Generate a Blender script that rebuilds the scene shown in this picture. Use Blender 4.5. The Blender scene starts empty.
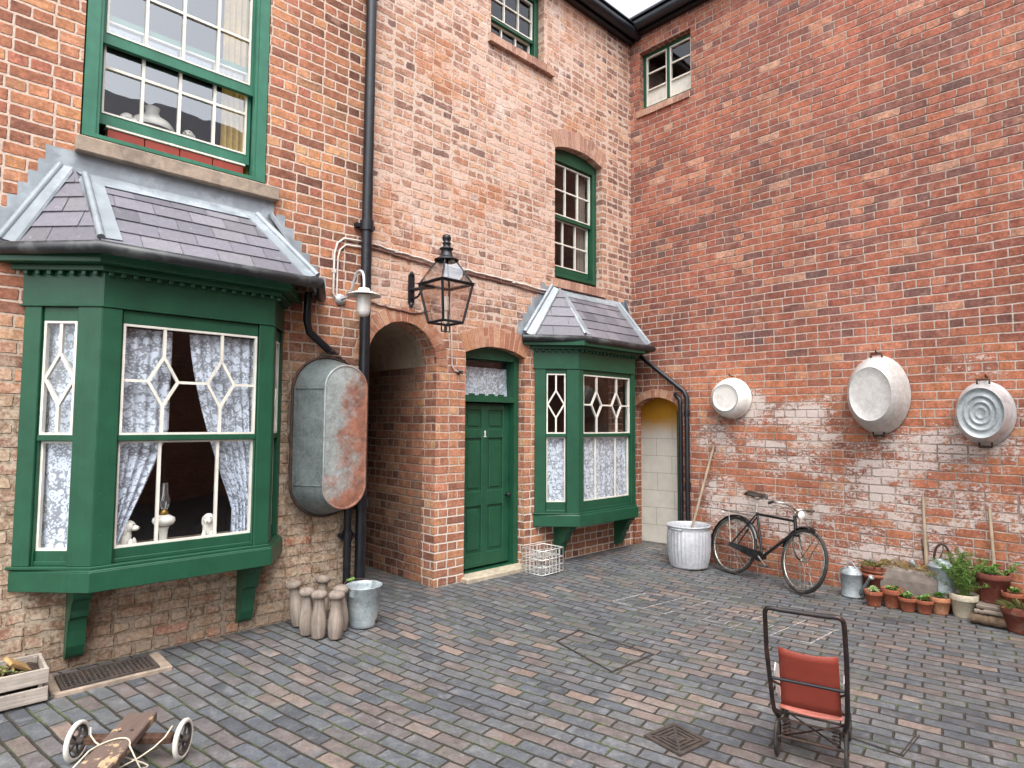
import bpy, math, random
from mathutils import Matrix, Vector, Euler
R = math.radians
rng = random.Random(7)
scene = bpy.context.scene
COL = scene.collection

# ------------------------------------------------------------------ colours
def lin(c): return c/12.92 if c <= .04045 else ((c+.055)/1.055)**2.4
def hx(h, a=1.0):
    h = h.lstrip('#')
    return (lin(int(h[0:2],16)/255), lin(int(h[2:4],16)/255), lin(int(h[4:6],16)/255), a)

# ------------------------------------------------------------------ node helper
class NT:
    def __init__(s, name):
        s.mat = bpy.data.materials.new(name); s.mat.use_nodes = True
        s.t = s.mat.node_tree; s.t.nodes.clear()
        s.out = s.t.nodes.new('ShaderNodeOutputMaterial')
    def n(s, typ, **kw):
        nd = s.t.nodes.new('ShaderNode'+typ)
        for k, v in kw.items(): setattr(nd, k, v)
        return nd
    def put(s, sock, v):
        if v is None: return
        if isinstance(v, bpy.types.NodeSocket): s.t.links.new(v, sock)
        elif isinstance(v, (tuple, list)):
            if sock.type == 'VECTOR': sock.default_value = tuple(v)[:3]
            else: sock.default_value = tuple(v) if len(v) == 4 else tuple(v)+(1,)
        else:
            try: sock.default_value = v
            except Exception: sock.default_value = (v, v, v)
    def m(s, op, a, b=None, c=None, clamp=False):
        nd = s.n('Math', operation=op, use_clamp=clamp)
        for i, v in enumerate((a, b, c)): s.put(nd.inputs[i], v)
        return nd.outputs[0]
    def vm(s, op, a, b=None):
        nd = s.n('VectorMath', operation=op); s.put(nd.inputs[0], a); s.put(nd.inputs[1], b)
        return nd.outputs[0]
    def xyz(s, x=0, y=0, z=0):
        nd = s.n('CombineXYZ'); s.put(nd.inputs[0], x); s.put(nd.inputs[1], y); s.put(nd.inputs[2], z); return nd.outputs[0]
    def sep(s, v):
        nd = s.n('SeparateXYZ'); s.put(nd.inputs[0], v); return nd.outputs[0], nd.outputs[1], nd.outputs[2]
    def pos(s): return s.n('NewGeometry').outputs['Position']
    def obj(s): return s.n('TexCoord').outputs['Object']
    def uv(s): return s.n('TexCoord').outputs['UV']
    def island(s): return s.n('NewGeometry').outputs['Random Per Island']
    def noise(s, v, scale, detail=4, rough=.55, dist=0):
        nd = s.n('TexNoise'); s.put(nd.inputs['Vector'], v); s.put(nd.inputs['Scale'], scale)
        s.put(nd.inputs['Detail'], detail); s.put(nd.inputs['Roughness'], rough); s.put(nd.inputs['Distortion'], dist)
        return nd.outputs['Fac']
    def n_col(s, v, scale):
        nd = s.n('TexNoise'); s.put(nd.inputs['Vector'], v); s.put(nd.inputs['Scale'], scale); return nd.outputs['Color']
    def voro(s, v, scale, feature='F1', out='Distance', rand=1):
        nd = s.n('TexVoronoi', feature=feature); s.put(nd.inputs['Vector'], v); s.put(nd.inputs['Scale'], scale)
        s.put(nd.inputs['Randomness'], rand); return nd.outputs[out]
    def white(s, v):
        nd = s.n('TexWhiteNoise', noise_dimensions='3D'); s.put(nd.inputs['Vector'], v); return nd.outputs['Color'], nd.outputs['Value']
    def ss(s, v, a, b, o0=0, o1=1):
        nd = s.n('MapRange', interpolation_type='SMOOTHSTEP')
        for i, x in enumerate((v, a, b, o0, o1)): s.put(nd.inputs[i], x)
        return nd.outputs[0]
    def lr(s, v, a, b, o0=0, o1=1):
        nd = s.n('MapRange')
        for i, x in enumerate((v, a, b, o0, o1)): s.put(nd.inputs[i], x)
        return nd.outputs[0]
    def mix(s, f, a, b, bt='MIX'):
        nd = s.n('Mix', data_type='RGBA', blend_type=bt)
        s.put(nd.inputs[0], f); s.put(nd.inputs[6], a); s.put(nd.inputs[7], b)
        return nd.outputs[2]
    def ramp(s, f, stops, interp='LINEAR'):
        nd = s.n('ValToRGB'); cr = nd.color_ramp; cr.interpolation = interp
        while len(cr.elements) < len(stops): cr.elements.new(.5)
        for e, (p, c) in zip(cr.elements, stops): e.position = p; e.color = c
        s.put(nd.inputs[0], f); return nd.outputs[0]
    def gain(s, col, f):     # multiply a colour by a float
        nd = s.n('Mix', data_type='RGBA', blend_type='MULTIPLY'); s.put(nd.inputs[0], 1.0)
        s.put(nd.inputs[6], col); c = s.n('CombineColor')
        for i in range(3): s.put(c.inputs[i], f)
        s.put(nd.inputs[7], c.outputs[0]); return nd.outputs[2]
    def bump(s, h, strength=.5, dist=.01):
        nd = s.n('Bump'); s.put(nd.inputs['Strength'], strength); s.put(nd.inputs['Distance'], dist); s.put(nd.inputs['Height'], h)
        return nd.outputs[0]
    def bsdf(s, col, rough=.6, metal=0, normal=None, spec=.5, **kw):
        nd = s.n('BsdfPrincipled'); s.put(nd.inputs['Base Color'], col); s.put(nd.inputs['Roughness'], rough)
        s.put(nd.inputs['Metallic'], metal); s.put(nd.inputs['Specular IOR Level'], spec)
        if normal is not None: s.put(nd.inputs['Normal'], normal)
        for k, v in kw.items(): s.put(nd.inputs[k.replace('_', ' ')], v)
        return nd.outputs[0]
    def done(s, sh): s.t.links.new(sh, s.out.inputs[0]); return s.mat

MAT = {}
def simple(name, col, rough=.6, metal=0, var=.25, scale=9, bumpd=0, dirt=None, dirt_amt=.5, dirt_scale=4, spec=.5):
    t = NT(name); o = t.obj()
    nz = t.noise(o, scale, 6, .6)
    c = t.gain(col, t.lr(nz, .3, .7, 1-var, 1+var))
    if dirt: c = t.mix(t.m('MULTIPLY', t.ss(t.noise(o, dirt_scale, 8, .65), .48, .62), dirt_amt), c, dirt)
    nm = t.bump(t.noise(o, scale*4, 5), .6, bumpd) if bumpd else None
    MAT[name] = t.done(t.bsdf(c, t.lr(nz, .3, .7, rough-.08, min(1, rough+.1)), metal, nm, spec)); return MAT[name]

# ------------------------------------------------------------------ brickwork
def bricks(t, u, v, L, H, hdr, seed, jw=.006, wob=.008, soft=.005, extra=None, perp=1.0, bed=1.0):
    """masonry cells: returns brick mask, per-brick random colour/value, fine noise, edge distance"""
    p3 = t.xyz(u, v, seed)
    wn = t.noise(p3, 5, 3); wf = t.noise(p3, 55, 3)
    u2 = t.m('ADD', u, t.m('MULTIPLY', t.m('SUBTRACT', wn, .5), wob))
    wn2 = t.noise(t.vm('ADD', p3, (7.3, 2.1, 5)), 3.5, 3)
    v2 = t.m('ADD', v, t.m('MULTIPLY', t.m('SUBTRACT', wn2, .5), wob*1.6))
    rv = t.m('DIVIDE', v2, H); row = t.m('FLOOR', rv); fv = t.m('FRACT', rv)
    par = t.m('MODULO', t.m('ADD', row, 400), 2)
    if hdr:
        ish = t.m('COMPARE', t.m('MODULO', t.m('ADD', row, 400), hdr), 0.0, .1)
        bl = t.m('SUBTRACT', L, t.m('MULTIPLY', ish, L*.5))
    else: bl = L
    _, rr = t.white(t.xyz(row, seed, 3.7))
    off = t.m('ADD', t.m('MULTIPLY', par, L*.5), t.m('MULTIPLY', rr, L*.16))
    ru = t.m('DIVIDE', t.m('ADD', u2, t.m('ADD', off, 40)), bl); colm = t.m('FLOOR', ru); fu = t.m('FRACT', ru)
    du = t.m('MULTIPLY', t.m('MINIMUM', fu, t.m('SUBTRACT', 1, fu)), bl)
    dv = t.m('MULTIPLY', t.m('MINIMUM', fv, t.m('SUBTRACT', 1, fv)), H)
    # rounded corners
    if perp != 1: du = t.m('MULTIPLY', du, perp)
    if bed != 1: dv = t.m('MULTIPLY', dv, bed)
    d = t.m('SMOOTH_MIN', du, dv, .012)
    j = t.m('ADD', jw, t.m('MULTIPLY', t.m('SUBTRACT', wf, .5), jw*1.9))
    if extra is not None: j = t.m('ADD', j, extra)
    mask = t.ss(d, j, t.m('ADD', j, soft))
    rc, rval = t.white(t.xyz(colm, row, seed))
    cell = t.xyz(colm, row, seed)
    return mask, rc, rval, cell, wf, fv

def wall_material(name, kind):
    t = NT(name); px, py, pz = t.sep(t.pos()); u, v, _ = t.sep(t.uv()); P = t.pos()
    L = .262; extra = None
    if kind == 'left':
        ez = t.m('MULTIPLY', t.ss(px, -4.62, -4.5), t.ss(pz, 2.4, 3.2))
        ez2 = t.m('MULTIPLY', t.m('MULTIPLY', t.ss(px, -4.5, -4.62), t.ss(pz, 2.6, 1.6)), .6)
        extra = t.m('MULTIPLY', t.m('MULTIPLY', t.m('ADD', ez, ez2), t.ss(t.noise(P, 4.5, 6, .65), .42, .72)), .03)
    mask, rc, rv, cell, wf, fv = bricks(t, u, v, L, .0935, {'left': 2, 'right': 5, 'pass': 4, 'far': 5}[kind], {'left': 1.3, 'right': 4.7, 'pass': 8.1, 'far': 2.2}[kind], jw={'left': .0055, 'right': .0040}.get(kind, .0048), wob=.015, extra=extra, soft=.006)
    r1, r2, r3 = t.sep(rc)
    fine = t.noise(P, 38, 8, .7); mid = t.noise(P, 9, 6, .6); big = t.noise(P, 1.1, 5, .6); big2 = t.noise(t.vm('ADD', P, (3.1, 9.2, 4.4)), .7, 5, .65)
    deep = t.ramp(r1, [(0, hx('6f5550')), (.05, hx('7f5a52')), (.2, hx('8b5a4e')), (.5, hx('995d4d')), (.8, hx('a56752')), (.95, hx('ad7861')), (1, hx('b98f79'))])
    orange = t.ramp(r1, [(0, hx('7d5547')), (.2, hx('9a6650')), (.5, hx('ad765a')), (.75, hx('b98560')), (.92, hx('a86a58')), (1, hx('c49b74'))])
    pale = t.ramp(r1, [(0, hx('7d625b')), (.18, hx('a07866')), (.4, hx('b58a76')), (.65, hx('bf947a')), (.85, hx('c79f84')), (1, hx('ab8274'))])
    cream = t.ramp(r1, [(0, hx('7d6352')), (.25, hx('9b7f68')), (.55, hx('b0977d')), (.8, hx('a58c78')), (1, hx('97705c'))])
    soot = t.ramp(r1, [(0, hx('2c2320')), (.35, hx('4b362e')), (.7, hx('6a4a3b')), (1, hx('7d5a46'))])
    if kind == 'right' or kind == 'far':
        pt = t.noise(t.vm('ADD', P, (2, 8, 3)), .75, 5, .6); pt2 = t.noise(t.vm('ADD', P, (7, 1, 6)), 1.6, 5, .65)
        col = t.mix(t.m('MULTIPLY', t.ss(pt, .5, .68), .6), deep, t.mix(.4, deep, orange)); col = t.mix(t.m('MULTIPLY', t.ss(pt2, .52, .68), .55), col, t.gain(t.mix(.35, deep, hx('6b4a4e')), .82))
        # more orange, lighter bricks low down where the whitewash was
        low = t.ss(t.m('ADD', pz, t.m('MULTIPLY', t.m('SUBTRACT', big, .5), 1.6)), 2.9, 2.2)
        col = t.mix(t.m('MULTIPLY', low, .68), col, t.mix(.35, orange, hx('b4633f')))
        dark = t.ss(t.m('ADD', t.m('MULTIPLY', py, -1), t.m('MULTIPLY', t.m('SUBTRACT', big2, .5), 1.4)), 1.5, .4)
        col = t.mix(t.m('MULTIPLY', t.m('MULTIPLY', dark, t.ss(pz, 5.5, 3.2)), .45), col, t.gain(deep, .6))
        mort = t.mix(t.ss(pz, 5, 3.4), hx('b5a093'), hx('c6b4a8'))
    elif kind == 'left':
        right_of_pipe = t.ss(px, -4.62, -4.5)
        pier = t.m('MULTIPLY', right_of_pipe, t.ss(t.m('ADD', pz, t.m('MULTIPLY', t.m('SUBTRACT', mid, .5), .7)), 2.95, 2.55))
        dhead = t.m('MULTIPLY', t.m('MULTIPLY', t.m('SUBTRACT', 1, right_of_pipe), t.ss(r2, .62, .72)), t.ss(px, -5.7, -4.9))
        upper_l = t.mix(t.m('MULTIPLY', dhead, .62), orange, hx('4b3430'))
        col = t.mix(right_of_pipe, upper_l, pale)
        col = t.mix(t.m('MULTIPLY', pier, .85), col, orange)
        # limewashed, worn brick low on the left
        lo = t.m('MULTIPLY', t.m('SUBTRACT', 1, right_of_pipe), t.ss(t.m('ADD', pz, t.m('MULTIPLY', t.m('SUBTRACT', big, .5), 1.4)), 2.8, 1.7))
        col = t.mix(t.m('MULTIPLY', lo, t.ss(r3, .0, .12)), col, cream)
        dk = t.m('MULTIPLY', t.ss(px, -1.3, -.3), t.m('MULTIPLY', t.ss(r2, .5, .6), t.ss(pz, 3.0, 3.6)))
        col = t.mix(t.m('MULTIPLY', dk, .6), col, hx('6b4a47'))
        mort = t.mix(lo, hx('cdb6a6'), hx('8b7763'))
    else:
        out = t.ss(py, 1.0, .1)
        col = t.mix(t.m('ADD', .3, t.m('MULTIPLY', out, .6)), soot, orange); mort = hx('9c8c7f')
    vf = t.noise(P, 95, 5, .75)
    col = t.gain(col, t.lr(fine, .28, .72, .58, 1.42)); col = t.gain(col, t.lr(mid, .3, .7, .74, 1.26)); col = t.gain(col, t.lr(t.noise(t.vm('ADD', P, (6, 6, 1)), 17, 5, .7), .3, .7, .78, 1.22)); col = t.gain(col, t.lr(vf, .3, .7, .84, 1.16)); col = t.gain(col, t.lr(big2, .3, .7, .74, 1.24))
    lp = t.noise(t.vm('ADD', P, cell), 7, 7, .72)
    col = t.mix(t.m('MULTIPLY', t.ss(lp, .52, .70), .38), col, t.mix(r2, hx('c9937a'), hx('d3b39c')))
    col = t.mix(t.m('MULTIPLY', t.ss(lp, .46, .30), .40), col, hx('5b3d38'))
    # kiln marks and spalled faces on some bricks
    sp = t.m('MULTIPLY', t.ss(t.noise(t.vm('ADD', P, cell), 16, 6, .7), .58, .68), t.ss(r2, .45, .8))
    col = t.mix(t.m('MULTIPLY', sp, .45), col, t.mix(r3, hx('53342f'), hx('cf9a78')))
    mcol = t.gain(mort, t.lr(fine, .25, .75, .62, 1.2))
    if kind in ('right', 'far'):  # shadow under each brick, painted into the bed joints
        mcol = t.mix(t.m('MULTIPLY', t.m('MULTIPLY', t.ss(fv, .5, .02), t.ss(t.noise(P, 2.2, 4), .42, .58)), t.m('MULTIPLY', .9, t.ss(pz, 2.7, 4.2))), mcol, hx('3d2a26'))
    base = t.mix(mask, mcol, col)
    h = t.m('ADD', mask, t.m('MULTIPLY', fine, .55))
    if kind == 'left':
        # smeared lime mortar over the upper right of the wall
        z1 = t.m('MULTIPLY', right_of_pipe, t.ss(pz, 2.6, 3.3))
        z1 = t.m('MULTIPLY', z1, t.ss(t.m('ADD', px, t.m('MULTIPLY', t.m('SUBTRACT', big, .5), 1.2)), -.5, -1.5))
        opt = t.m('MULTIPLY', z1, t.ss(t.noise(t.vm('ADD', P, (5, 1, 2)), 1.3, 6, .7), .5, .64)); base = t.mix(t.m('MULTIPLY', opt, .5), base, t.gain(hx('bb7a50'), t.lr(fine, .25, .75, .7, 1.25)))
        f = t.m('ADD', t.m('MULTIPLY', big2, .5), t.m('ADD', t.m('MULTIPLY', mid, .42), t.m('MULTIPLY', fine, .36)))
        f = t.m('ADD', f, t.m('MULTIPLY', t.m('SUBTRACT', r3, .5), .16))
        sm = t.m('MULTIPLY', t.ss(f, .60, .76), z1)
        base = t.mix(t.m('MULTIPLY', sm, .78), base, t.gain(hx('d2b6a6'), t.lr(fine, .3, .7, .78, 1.12)))
        wp = t.m('MULTIPLY', z1, t.ss(t.noise(t.vm('ADD', P, (9, 3, 7)), 1.7, 7, .7), .58, .68)); base = t.mix(t.m('MULTIPLY', wp, .6), base, t.gain(hx('ddcdc2'), t.lr(fine, .3, .7, .82, 1.08)))
        lw = t.m('MULTIPLY', lo, t.ss(t.m('ADD', t.m('MULTIPLY', mid, .6), t.m('MULTIPLY', fine, .5)), .48, .64))
        base = t.mix(t.m('MULTIPLY', lw, .6), base, t.gain(hx('cfc2ae'), t.lr(fine, .3, .7, .75, 1.1)))
        gr = t.m('MULTIPLY', t.ss(pz, .5, .0), t.ss(mid, .38, .62))
        base = t.mix(t.m('MULTIPLY', gr, .5), base, hx('57473c'))
        # white chalky marks on pier
        zw = t.m('MULTIPLY', pier, t.m('MULTIPLY', t.ss(pz, 1.1, .8), t.m('SUBTRACT', 1, mask)))
        base = t.mix(t.m('MULTIPLY', zw, .7), base, hx('dcd3c8'))
    if kind == 'right':
        # flaking whitewash
        el = t.vm('MULTIPLY', P, (1, 1, 2.2))
        a = t.noise(el, 1.0, 4, .6); b = t.noise(el, 5, 6, .65); c = t.noise(P, 45, 5, .7); c2 = t.noise(t.vm('ADD', el, (4, 4, 4)), 17, 6, .75)
        zb = t.m('MULTIPLY', t.ss(t.m('ADD', pz, t.m('MULTIPLY', t.m('SUBTRACT', big, .5), 2.2)), 3.1, 1.7), t.ss(pz, -.3, .5)); zb = t.m('MULTIPLY', zb, t.ss(py, -.5, -1.4))
        f = t.m('ADD', t.m('MULTIPLY', a, 1.25), t.m('ADD', t.m('MULTIPLY', b, .36), t.m('ADD', t.m('MULTIPLY', c2, 1.0), t.m('MULTIPLY', c, .42))))
        f = t.m('ADD', f, t.m('MULTIPLY', t.m('SUBTRACT', r2, .5), .12))
        f = t.m('ADD', f, t.m('MULTIPLY', t.m('SUBTRACT', 1, mask), -.08))
        ww = t.m('MULTIPLY', t.ss(f, t.m('SUBTRACT', 2.0, t.m('MULTIPLY', zb, .52)), t.m('SUBTRACT', 2.13, t.m('MULTIPLY', zb, .52))), t.ss(zb, .02, .3))
        base = t.mix(t.m('MULTIPLY', ww, .84), base, t.gain(hx('d6cbc4'), t.lr(c, .3, .7, .82, 1.08)))
        jd = t.m('MULTIPLY', t.m('MULTIPLY', t.m('SUBTRACT', 1, mask), zb), t.ss(t.noise(P, 3, 5), .42, .6)); base = t.mix(t.m('MULTIPLY', jd, .6), base, hx('6b5348'))
        foot_tone = t.m('MULTIPLY', t.ss(pz, .35, -.05), t.ss(mid, .4, .6))  # patchy brown tone, stronger towards the foot of the wall
        base = t.mix(t.m('MULTIPLY', foot_tone, .55), base, hx('4a3b30'))
        h = t.m('ADD', h, t.m('MULTIPLY', ww, .3))
    if kind == 'pass':
        s2 = t.m('MULTIPLY', t.ss(py, .7, 2.2), .8)
        base = t.mix(t.m('MULTIPLY', t.ss(t.m('ADD', t.m('MULTIPLY', big, .7), t.m('MULTIPLY', fine, .4)), .5, .68), .5), base, hx('8c7b6c'))
    nm = t.bump(h, 1.0, .009)
    MAT[name] = t.done(t.bsdf(base, .9, 0, nm, .25))

for k in ('left', 'right', 'pass', 'far'): wall_material('brick_'+k, k)

def voussoir_material(name, cols):
    t = NT(name); P = t.pos(); r = t.island()
    c = t.ramp(r, [(p, hx(k)) for p, k in zip((0, .3, .6, .85, 1), cols)])
    f = t.noise(P, 40, 8, .7); mi = t.noise(P, 8, 5)
    c = t.gain(c, t.lr(f, .25, .75, .7, 1.3)); c = t.mix(t.m('MULTIPLY', t.ss(mi, .5, .66), .45), c, hx('cfae98'))
    MAT[name] = t.done(t.bsdf(c, .9, 0, t.bump(f, .7, .005), .25))
voussoir_material('arch_brick', ('93634f', 'a8735c', 'b48465', 'a97461', 'bd967a')); voussoir_material('pale_arch_brick', ('8d6a5e', 'a07a6a', 'ae8874', 'a67f70', 'b89684'))
simple('mortar', hx('c2aa98'), .95, var=.3, scale=30)

def paver_material():
    t = NT('blue_pavers'); P = t.pos(); x, y, z = t.sep(P)
    a = R(11.3); ca, sa = math.cos(a), math.sin(a)
    # rows run along (-sin a, cos a)
    u = t.m('ADD', t.m('MULTIPLY', x, -sa), t.m('MULTIPLY', y, ca)); v = t.m('ADD', t.m('MULTIPLY', x, ca), t.m('MULTIPLY', y, sa))
    mask, rc, rv, cell, wf, fv = bricks(t, u, v, .236, .108, 0, 6.1, jw=.0034, wob=.020, soft=.009, perp=1.2)
    r1, r2, r3 = t.sep(rc)
    fine = t.noise(P, 60, 8, .7); mid = t.noise(P, 11, 6, .65); big = t.noise(P, .8, 4, .6)
    blue = t.ramp(r1, [(0, hx('4b4e53')), (.2, hx('54585d')), (.45, hx('5d6165')), (.65, hx('646566')), (.8, hx('625d5d')), (.92, hx('6b625f')), (1, hx('585e66'))])
    warm = t.ramp(r3, [(0, hx('6e615b')), (.35, hx('806f66')), (.7, hx('907c70')), (1, hx('7a6e68'))])
    isw = t.ss(t.m('ADD', r2, t.m('MULTIPLY', t.m('SUBTRACT', big, .5), .75)), .90, .95)
    c = t.mix(t.m('MULTIPLY', isw, .72), blue, warm)
    # worn light faces
    wear = t.ss(t.noise(t.vm('ADD', P, cell), 7, 6, .7), .5, .68)
    c = t.mix(t.m('MULTIPLY', wear, .40), c, hx('86878a'))
    c = t.mix(t.m('MULTIPLY', t.ss(t.noise(t.vm('ADD', P, cell), 10, 7, .75), .57, .67), .40), c, hx('7d685c'))
    c = t.mix(t.m('MULTIPLY', t.ss(t.noise(t.vm('ADD', P, (0, 4, 8)), 3.1, 7, .7), .55, .72), .5), c, hx('54594f'))
    c = t.gain(c, t.lr(fine, .27, .73, .66, 1.34)); c = t.gain(c, t.lr(mid, .3, .7, .76, 1.2)); c = t.gain(c, t.lr(big, .3, .7, .88, 1.12)); c = t.gain(c, t.lr(t.noise(P, 130, 4, .7), .3, .7, .85, 1.15))
    # lichen / lime specks
    c = t.mix(t.m('MULTIPLY', t.ss(t.noise(P, 26, 4, .8), .70, .76), .6), c, hx('b5b5ac'))
    moss = t.m('MULTIPLY', t.ss(t.noise(P, 2.3, 5, .6), .49, .64), .8)
    j = t.mix(moss, t.gain(hx('38352f'), t.lr(fine, .3, .7, .6, 1.4)), t.gain(hx('505c3a'), t.lr(fine, .3, .7, .6, 1.5)))
    base = t.mix(mask, j, c)
    # moss creeping over edges
    mo = t.m('MULTIPLY', t.ss(t.noise(P, 1.9, 6, .7), .60, .68), t.ss(mid, .5, .62))
    base = t.mix(t.m('MULTIPLY', mo, .5), base, t.gain(hx('5f7040'), t.lr(fine, .3, .7, .7, 1.3)))
    h = t.m('ADD', t.m('ADD', t.m('MULTIPLY', mask, 1.2), t.m('MULTIPLY', rv, .25)), t.m('ADD', t.m('MULTIPLY', fine, .18), t.m('MULTIPLY', mid, .35)))
    rough = t.lr(t.noise(P, 5, 5), .3, .7, .48, .78)
    MAT['blue_pavers'] = t.done(t.bsdf(base, rough, 0, t.bump(h, .9, .008), .42))
paver_material()

# ------------------------------------------------------------------ other materials
def paint(name, col, rough=.42, worn=hx('c9c2b4'), amt=.12):
    t = NT(name); o = t.pos()
    c = t.gain(col, t.lr(t.noise(o, 6, 6, .6), .3, .7, .85, 1.15))
    st = t.noise(t.vm('MULTIPLY', o, (14, 14, 1.2)), 3, 5)
    c = t.gain(c, t.lr(st, .3, .7, .93, 1.07))
    c = t.mix(t.m('MULTIPLY', t.ss(t.noise(o, 17, 8, .75), .66, .72), amt*3), c, worn)
    c = t.mix(t.m('MULTIPLY', t.ss(t.noise(o, 2.5, 7, .7), .5, .7), amt*2), c, t.gain(col, .55))
    MAT[name] = t.done(t.bsdf(c, rough, 0, t.bump(t.noise(o, 45, 3), .15, .002), .4))
paint('green_paint', hx('1f4e38'), .40, amt=.15)
paint('faded_green', hx('346e58'), .45, amt=.16)
paint('white_paint', hx('dedacf'), .45, hx('8d8474'), .1)
paint('red_paint', hx('8f3a2e'), .5, hx('c9a18c'), .15)
simple('black_iron', hx('12161d'), .4, 0, .3, 12, .002, hx('23262c'), .35)
simple('gutter_iron', hx('282b2e'), .42, 0, .25, 8, 0, hx('6b6e6c'), .4)
simple('lead', hx('8a9298'), .5, .15, .2, 5, .004, hx('acb4ba'), .7, 3)
simple('sandstone', hx('9c8c7c'), .85, 0, .25, 14, .004, hx('5f5650'), .5, 3)
simple('pale_stone', hx('b3a894'), .85, 0, .25, 14, .004, hx('6a6052'), .4, 3)
simple('plaster', hx('b5a894'), .9, 0, .2, 4, .003, hx('7a6c5c'), .6, 2)
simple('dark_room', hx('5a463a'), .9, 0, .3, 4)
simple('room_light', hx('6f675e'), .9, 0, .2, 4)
simple('ochre_cloth', hx('b99a4e'), .9, 0, .2, 12)
simple('china', hx('ebe7df'), .2, 0, .06, 9)
simple('china_gilt', hx('8a5a2a'), .3, 0, .2, 9)
simple('enamel_white', hx('e6e4de'), .25, 0, .05, 6, 0, hx('b5aa9c'), .35, 5)
simple('enamel_chip', hx('37322f'), .5)
simple('chrome', hx('b9b6ae'), .28, .85, .2, 20, 0, hx('6b5744'), .5, 14)
simple('rubber', hx('2a2928'), .75, 0, .25, 20, 0, hx('6b665e'), .4, 6)
simple('white_rubber', hx('d8d5cc'), .6, 0, .1, 10, 0, hx('9a9182'), .35, 8)
simple('leather', hx('2b211c'), .5, 0, .3, 14)
simple('bike_paint', hx('16181b'), .25, 0, .25, 9, 0, hx('3c3530'), .25, 12)
simple('rusty_iron', hx('3c302a'), .7, .2, .4, 25, .002, hx('6a432e'), .5, 9)
simple('brown_tube', hx('2a2424'), .4, .2, .3, 15, 0, hx('5e3e30'), .45, 9)
simple('grate_iron', hx('48413d'), .75, .2, .4, 25, .002, hx('5c4c43'), .4, 7)
simple('red_vinyl', hx('9c4435'), .5, 0, .12, 5, .002, hx('8a3b2c'), .4, 4)
simple('pink_vinyl', hx('c9796a'), .5, 0, .12, 8)
simple('white_vinyl', hx('dcdcd8'), .45, 0, .08, 8)
simple('soil', hx('3a2c22'), .95, 0, .5, 30, .01)
simple('straw', hx('a08a5e'), .9, 0, .4, 30)
simple('rope', hx('cfc4ae'), .9, 0, .2, 40)
simple('wire', hx('d0cfcb'), .4, .3, .2, 30)
simple('cable_grey', hx('c9c0b8'), .6, 0, .2, 20)
simple('cable_brown', hx('6a4a42'), .6, 0, .3, 20)
simple('slate_roofing', hx('5c5a60'), .6, 0, .2, 8)
simple('brass', hx('9a7a3a'), .35, .8, .2, 10)
simple('amber_glass', hx('c9b9a0'), .2)
simple('white_block', hx('d9d4c8'), .8, 0, .1, 3)
simple('galv_light', hx('cfd2d4'), .42, .45, .12, 16, 0, hx('9ba0a4'), .5, 6)

def slate_mat():
    t = NT('slate'); P = t.pos(); r = t.island()
    c = t.ramp(r, [(0, hx('605f66')), (.3, hx('6d6c74')), (.6, hx('78767f')), (.85, hx('69686d')), (1, hx('848289'))])
    n1 = t.noise(P, 30, 7, .7); c = t.gain(c, t.lr(n1, .3, .7, .85, 1.15))
    c = t.mix(t.m('MULTIPLY', t.ss(t.noise(P, 12, 6, .7), .62, .7), .4), c, hx('a7a6a2'))
    MAT['slate'] = t.done(t.bsdf(c, .55, 0, t.bump(n1, .5, .003), .4))
slate_mat()

def galv(name, base, hi, rust=None, ramt=0, vertical=False, rough=.45):
    t = NT(name); o = t.obj()
    sp = t.voro(o, 55, out='Color'); s1, s2, s3 = t.sep(sp)
    c = t.mix(t.m('MULTIPLY', s1, .45), base, hi)
    cl = t.noise(o, 3.5, 6, .65); c = t.mix(t.m('MULTIPLY', t.ss(cl, .4, .65), .6), c, hi)
    c = t.gain(c, t.lr(t.noise(o, 22, 6, .7), .3, .7, .82, 1.15))
    met = .22
    if rust:
        f = t.noise(o, 2.4, 8, .62, .4)
        f = t.m('ADD', f, t.m('MULTIPLY', t.m('SUBTRACT', t.noise(o, 13, 7, .75), .5), .55))
        if name == 'zinc_rusty':
            ox, oy, oz = t.sep(o); f = t.m('ADD', f, t.m('ADD', t.m('MULTIPLY', ox, .75), t.m('MULTIPLY', oz, -.16)))
        rm = t.ss(f, .62-ramt, .90-ramt)
        rc = t.ramp(t.noise(o, 14, 7, .7), [(.3, hx('54352a')), (.5, hx('84503a')), (.62, hx('9a6048')), (.75, hx('7d6552'))])
        c = t.mix(t.m('MULTIPLY', rm, .92), c, rc)
        met = t.m('MULTIPLY', t.m('SUBTRACT', 1, rm), .22)
    MAT[name] = t.done(t.bsdf(c, rough, met, t.bump(t.noise(o, 18, 5), .25, .004), .5))
galv('zinc', hx('8f989c'), hx('b9c0c2'))
galv('zinc_dark', hx('565d5c'), hx('7d8786'), hx('8a5a42'), .05)
galv('zinc_rusty', hx('838a88'), hx('b0b8b6'), hx('8a5a42'), .23, rough=.6)
galv('tub_zinc', hx('b9bcc2'), hx('d6d8dc'))
galv('bath_zinc', hx('bdbbb8'), hx('d3d2ce'))
galv('bucket_zinc', hx('8d999e'), hx('c0c8ca'), hx('8a5a42'), -.03)

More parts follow.
